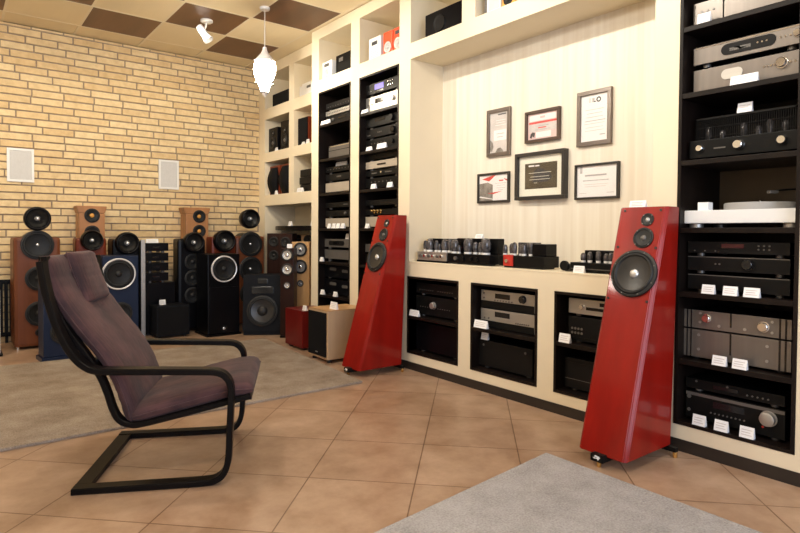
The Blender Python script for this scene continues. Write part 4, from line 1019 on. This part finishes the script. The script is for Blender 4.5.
price_tag('right tag before the speaker with the cherry side', .166, 5.46, 2.004, .055, .045)
price_tag('white tag between the two curved-grille speakers', .164, 6.20, 1.5, .055, .045)
price_tag('white tag before the three stacked small black boxes', .164, 5.62, 1.5, .13, .045)
# wall speakers on the bricks
for lb, x0, x1, z0, z1 in (('square white in-wall speaker at the left of the brick wall', -2.405, -2.185, 1.53, 1.85), ('square white in-wall speaker at the middle of the brick wall', -1.027, -.812, 1.53, 1.85)):
    r = thing('wall_speaker', lb, 'loudspeaker', ((x0 + x1) / 2, YB - .014, z0), 0, 'white wall speakers')
    w, h = (x1 - x0) / 2, z1 - z0; bm = bmesh.new(); b = .022
    for q in ((-w, w, 0, b), (-w, w, h - b, h), (-w, -w + b, b, h - b), (w - b, w, b, h - b)): box(bm, q[0], q[1], -.016, .0, q[2], q[3], bev=.002)
    obj('frame', bm, 'wplast', r); obj('grille', B(-w + b, w - b, -.011, -.001, b, h - b), 'grille', r)

# ------------------------------------------------------------------ lamps
r = thing('pendant_lamp', 'glowing white glass pendant lantern hanging from the ceiling', 'lamp', (-.64, 4.778, H), 0)
bm = bmesh.new(); tube(bm, [(0, 0, 0), (0, 0, -.2), (0, 0, -.36)], .004, 8); obj('cord', bm, 'wplast', r)
bm = bmesh.new(); lathe(bm, [(0, 0), (.045, 0), (.04, -.02), (0, -.025)], (0, 0, -.001)); obj('canopy', bm, 'wplast', r)
bm = bmesh.new(); lathe(bm, [(0, -.34), (.018, -.345), (.022, -.37), (.035, -.40), (.06, -.43), (.086, -.458), (.098, -.466), (.094, -.476)], seg=8, sharp=20); obj('cap', bm, 'greyw', r)
bm = bmesh.new(); lathe(bm, [(.088, -.475), (.097, -.525), (.094, -.575), (.070, -.635), (.047, -.685), (.032, -.735)], seg=10, sharp=20); obj('glass_shade', bm, 'lamp', r)
bm = bmesh.new(); lathe(bm, [(.034, -.735), (.04, -.738), (.025, -.75), (.018, -.765), (.008, -.775), (0, -.79)], seg=10, sharp=20); obj('finial', bm, 'greyw', r)
bm = bmesh.new()
for k in range(5):
    a = 2 * PI * k / 5; lathe(bm, [(0, 0), (.012, -.012), (0, -.03)], (.082 * math.cos(a), .082 * math.sin(a), -.64), (0, 0, 1), 8)
obj('pendant_drops', bm, 'chrome', r)
r = thing('ceiling_spotlight', 'white adjustable spotlight on a brown ceiling panel', 'lamp', (-.933, 5.40, H), 0)
bm = bmesh.new(); lathe(bm, [(0, 0), (.055, 0), (.055, -.018), (.045, -.025), (0, -.025)], (0, 0, .002)); obj('base', bm, 'wplast', r)
bm = bmesh.new(); tube(bm, [(0, 0, -.02), (-.01, 0, -.07), (-.03, 0, -.10)], .008, 8); obj('arm', bm, 'wplast', r)
dv = Vector((.45, -.35, -.8)).normalized()
bm = bmesh.new(); lathe(bm, [(0, -.075), (.03, -.07), (.034, -.03), (.034, .03), (.046, .085), (.044, .088), (.036, .05), (0, .045)], (-.03, 0, -.12), dv, 24); hd = obj('lamp_head', bm, 'wplast', r)

# ------------------------------------------------------------------ rugs
bm = bmesh.new(); prism(bm, [(-4.6, 3.33), (-.532, 3.387), (-.385, 5.27), (-1.2, 5.57), (-4.6, 5.45)], .0005, .014, bev=.004)
bm.free(); bm = bmesh.new(); prism(bm, [(-4.6, 3.33), (-.532, 3.387), (-.38, 5.33), (-4.5, 5.52)], .0005, .014, bev=.004)
tag(obj('rug', bm, 'rug1'), 'beige grey rug behind the armchair', 'rug')
bm = bmesh.new(); prism(bm, [(-.576, 1.756), (-.56, -1.4), (-2.6, -1.4), (-2.6, 1.555)], .0005, .014, bev=.004)
tag(obj('rug', bm, 'rug2'), 'grey short-pile rug in the right foreground', 'rug')

# ------------------------------------------------------------------ armchair
ch = thing('armchair', 'bentwood armchair with brown violet cushions and headrest pillow on the tiles', 'armchair', (-2.460, 2.625, 0), math.degrees(math.atan2(-.463, .886)))
WC = .705
leg = [(-.01, .0135), (.15, .0135), (.35, .0135), (.50, .0145), (.555, .024), (.588, .058), (.602, .12), (.607, .24), (.612, .36), (.610, .417), (.592, .455), (.555, .477), (.48, .483), (.30, .490), (.15, .495), (.09, .499), (.045, .516), (-.002, .562), (-.045, .640), (-.078, .730), (-.101, .82), (-.114, .89), (-.121, .945)]
for w0, w1 in ((.0, .058), (WC - .058, WC)):
    bm = bmesh.new(); strip(bm, leg, w0, w1, .026); obj('arm_frame', bm, 'bframe', ch)
rail = [(-.132, .962), (-.123, .885), (-.099, .78), (-.05, .665), (.02, .56), (.075, .47), (.105, .395), (.128, .320), (.155, .274), (.20, .254), (.26, .258), (.45, .300), (.69, .355)]
for w0, w1 in ((.066, .112), (WC - .112, WC - .066)):
    bm = bmesh.new(); strip(bm, rail, w0, w1, .024); obj('seat_rail', bm, 'bframe', ch)
obj('base_crossbar', B(-.012, .05, .059, WC - .059, .002, .024, bev=.003), 'bframe', ch)
obj('front_crossbar', B(.665, .69, .112, WC - .112, .328, .352, bev=.003), 'bframe', ch)
for a, b in ((-.150, .93), (-.075, .70), (.05, .50), (.165, .243)):
    obj('slat', B(a - .012, a + .012, .10, WC - .10, b - .03, b + .03, bev=.003), 'bframe', ch) if b > .3 else obj('slat', B(a, a + .05, .10, WC - .10, b - .006, b + .006, bev=.003), 'bframe', ch)

def cushion(name, path, w0, w1, th, power=3.2, wr=0.0, n=7):
    P = catmull([(p[0], 0, p[1]) for p in path], n); bm = bmesh.new(); R = []; Ns = 28
    wc, hw = (w0 + w1) / 2, (w1 - w0) / 2; L = len(P)
    for i, p in enumerate(P):
        d = (P[min(i + 1, L - 1)] - P[max(i - 1, 0)]).normalized(); nn = Vector((-d.z, 0, d.x))
        u = i / (L - 1); e = min(u, 1 - u) * (L - 1)
        tt = th * (1 - max(0, 1 - e / 4) ** 2.2 * .72); ww = hw * (1 - max(0, 1 - e / 3) ** 2.5 * .05)
        ring = []
        for k in range(Ns):
            a = 2 * PI * k / Ns; c, s = math.cos(a), math.sin(a)
            x_ = math.copysign(abs(c) ** (2 / power / 1.6), c) * ww
            y_ = math.copysign(abs(s) ** (2 / power * 1.25), s) * tt / 2
            y_ *= 1 + wr * math.sin(i * 1.9 + k * .35) + random.uniform(-.012, .012)
            ring.append(bm.verts.new((p.x + nn.x * y_, wc + x_, p.z + nn.z * y_)))
        R.append(ring)
    for A, Bq in zip(R, R[1:]):
        for k in range(Ns):
            f_ = bm.faces.new([A[k], A[(k + 1) % Ns], Bq[(k + 1) % Ns], Bq[k]]); f_.smooth = True
    for e_ in (R[0], R[-1]): f_ = bm.faces.new(e_); f_.smooth = True
    bmesh.ops.recalc_face_normals(bm, faces=bm.faces)
    o = obj(name, bm, 'fabric', ch)
    for kk in (0, Ns // 2):                                       # seam piping along both edges
        pb = bmesh.new(); pts = []
        for i, p in enumerate(P):
            u = i / (L - 1); e = min(u, 1 - u) * (L - 1); ww = hw * (1 - max(0, 1 - e / 3) ** 2.5 * .05)
            pts.append((p.x, wc + (ww + .001) * (1 if kk == 0 else -1), p.z))
        tube(pb, pts, .0035, 6); obj('piping', pb, 'fabric', o)
    return o
cushion('back_cushion', [(-.140, .962), (-.118, .87), (-.070, .765), (.005, .655), (.085, .55), (.142, .45), (.178, .35), (.200, .262)], .075, WC - .075, .080, wr=.03)
cushion('seat_cushion', [(.185, .280), (.30, .308), (.42, .338), (.54, .367), (.62, .382), (.70, .384)], .075, WC - .075, .095, wr=.02)
cushion('headrest_pillow', [(-.104, .972), (-.090, .92), (-.068, .855), (-.043, .79), (-.030, .745)], .235, .52, .082, power=2.6, wr=.03)

# ------------------------------------------------------------------ light
def area(name, loc, aim, sx, sy, e, col):
    l = bpy.data.lights.new(name, 'AREA'); l.shape = 'RECTANGLE'; l.size = sx; l.size_y = sy; l.energy = e; l.color = col
    o = bpy.data.objects.new(name, l); COL.objects.link(o); o.location = loc
    o.rotation_euler = (Vector(aim) - Vector(loc)).to_track_quat('-Z', 'Y').to_euler(); return o
def spot(name, loc, aim, e, ang=100, col=(1, .80, .55), size=.05, blend=.6):
    l = bpy.data.lights.new(name, 'SPOT'); l.energy = e; l.color = col; l.spot_size = math.radians(ang); l.spot_blend = blend; l.shadow_soft_size = size
    o = bpy.data.objects.new(name, l); COL.objects.link(o); o.location = loc
    o.rotation_euler = (Vector(aim) - Vector(loc)).to_track_quat('-Z', 'Y').to_euler(); return o
WARM = (1, .93, .81)
for k, y in enumerate((.9, 2.0, 3.1, 4.2, 5.3)):
    spot('ceiling_spot_light', (-1.38, y, 2.93), (.1, y, 1.95), 50, 88, WARM, .03)
for k, (x, y) in enumerate(((-2.6, 5.0), (-1.2, 5.0), (-3.6, 5.0))):
    spot('brick_spot_light', (x, y, 2.9), (x, 6.6, 1.3), 30, 100, (1, .86, .62), .05)
def point(loc, e, col=WARM, r=.1):
    l = bpy.data.lights.new('added_fill_light', 'POINT'); l.energy = e; l.color = col; l.shadow_soft_size = r
    o = bpy.data.objects.new('added_fill_light', l); COL.objects.link(o); o.location = loc
for loc, e in (((-2.2, 3.3, 2.72), 38), ((-4.0, 4.2, 2.72), 30), ((-2.4, .9, 2.72), 45)): point(loc, e)  # unseen point lights added to brighten the ceiling, no fixtures modelled
area('window_daylight', (-2.6, -3.0, 1.7), (-1.6, 4, 1.0), 3.4, 2.6, 130, (.72, .82, 1))
W_ = bpy.data.worlds.new('world'); scene.world = W_; W_.use_nodes = True
bg = W_.node_tree.nodes['Background']; bg.inputs['Color'].default_value = (.80, .84, 1, 1); bg.inputs['Strength'].default_value = .28

# ------------------------------------------------------------------ camera
cam = bpy.data.cameras.new('camera'); co = bpy.data.objects.new('camera', cam); COL.objects.link(co)
cam.sensor_width = 36; cam.lens = 580.38 / 800 * 36; cam.sensor_fit = 'HORIZONTAL'
cam.shift_x = 1.79 / 800; cam.shift_y = -20.66 / 800; cam.clip_start = .02
yaw, pit, rol = math.radians(37.779), math.radians(-1.3263), math.radians(.3793)
fw = Vector((math.sin(yaw) * math.cos(pit), math.cos(yaw) * math.cos(pit), math.sin(pit)))
rt = Vector((math.cos(yaw), -math.sin(yaw), 0)); up = rt.cross(fw)
c_, s_ = math.cos(rol), math.sin(rol); rt, up = c_ * rt + s_ * up, -s_ * rt + c_ * up
mw = Matrix((rt, up, -fw)).transposed().to_4x4(); mw.translation = (-2.848, 0, 1.0703)
co.matrix_world = mw
scene.camera = co
vs = scene.view_settings
vs.view_transform = 'Standard'; vs.look = 'None'; vs.gamma = 1; vs.use_curve_mapping = False
vs.exposure = 0.35
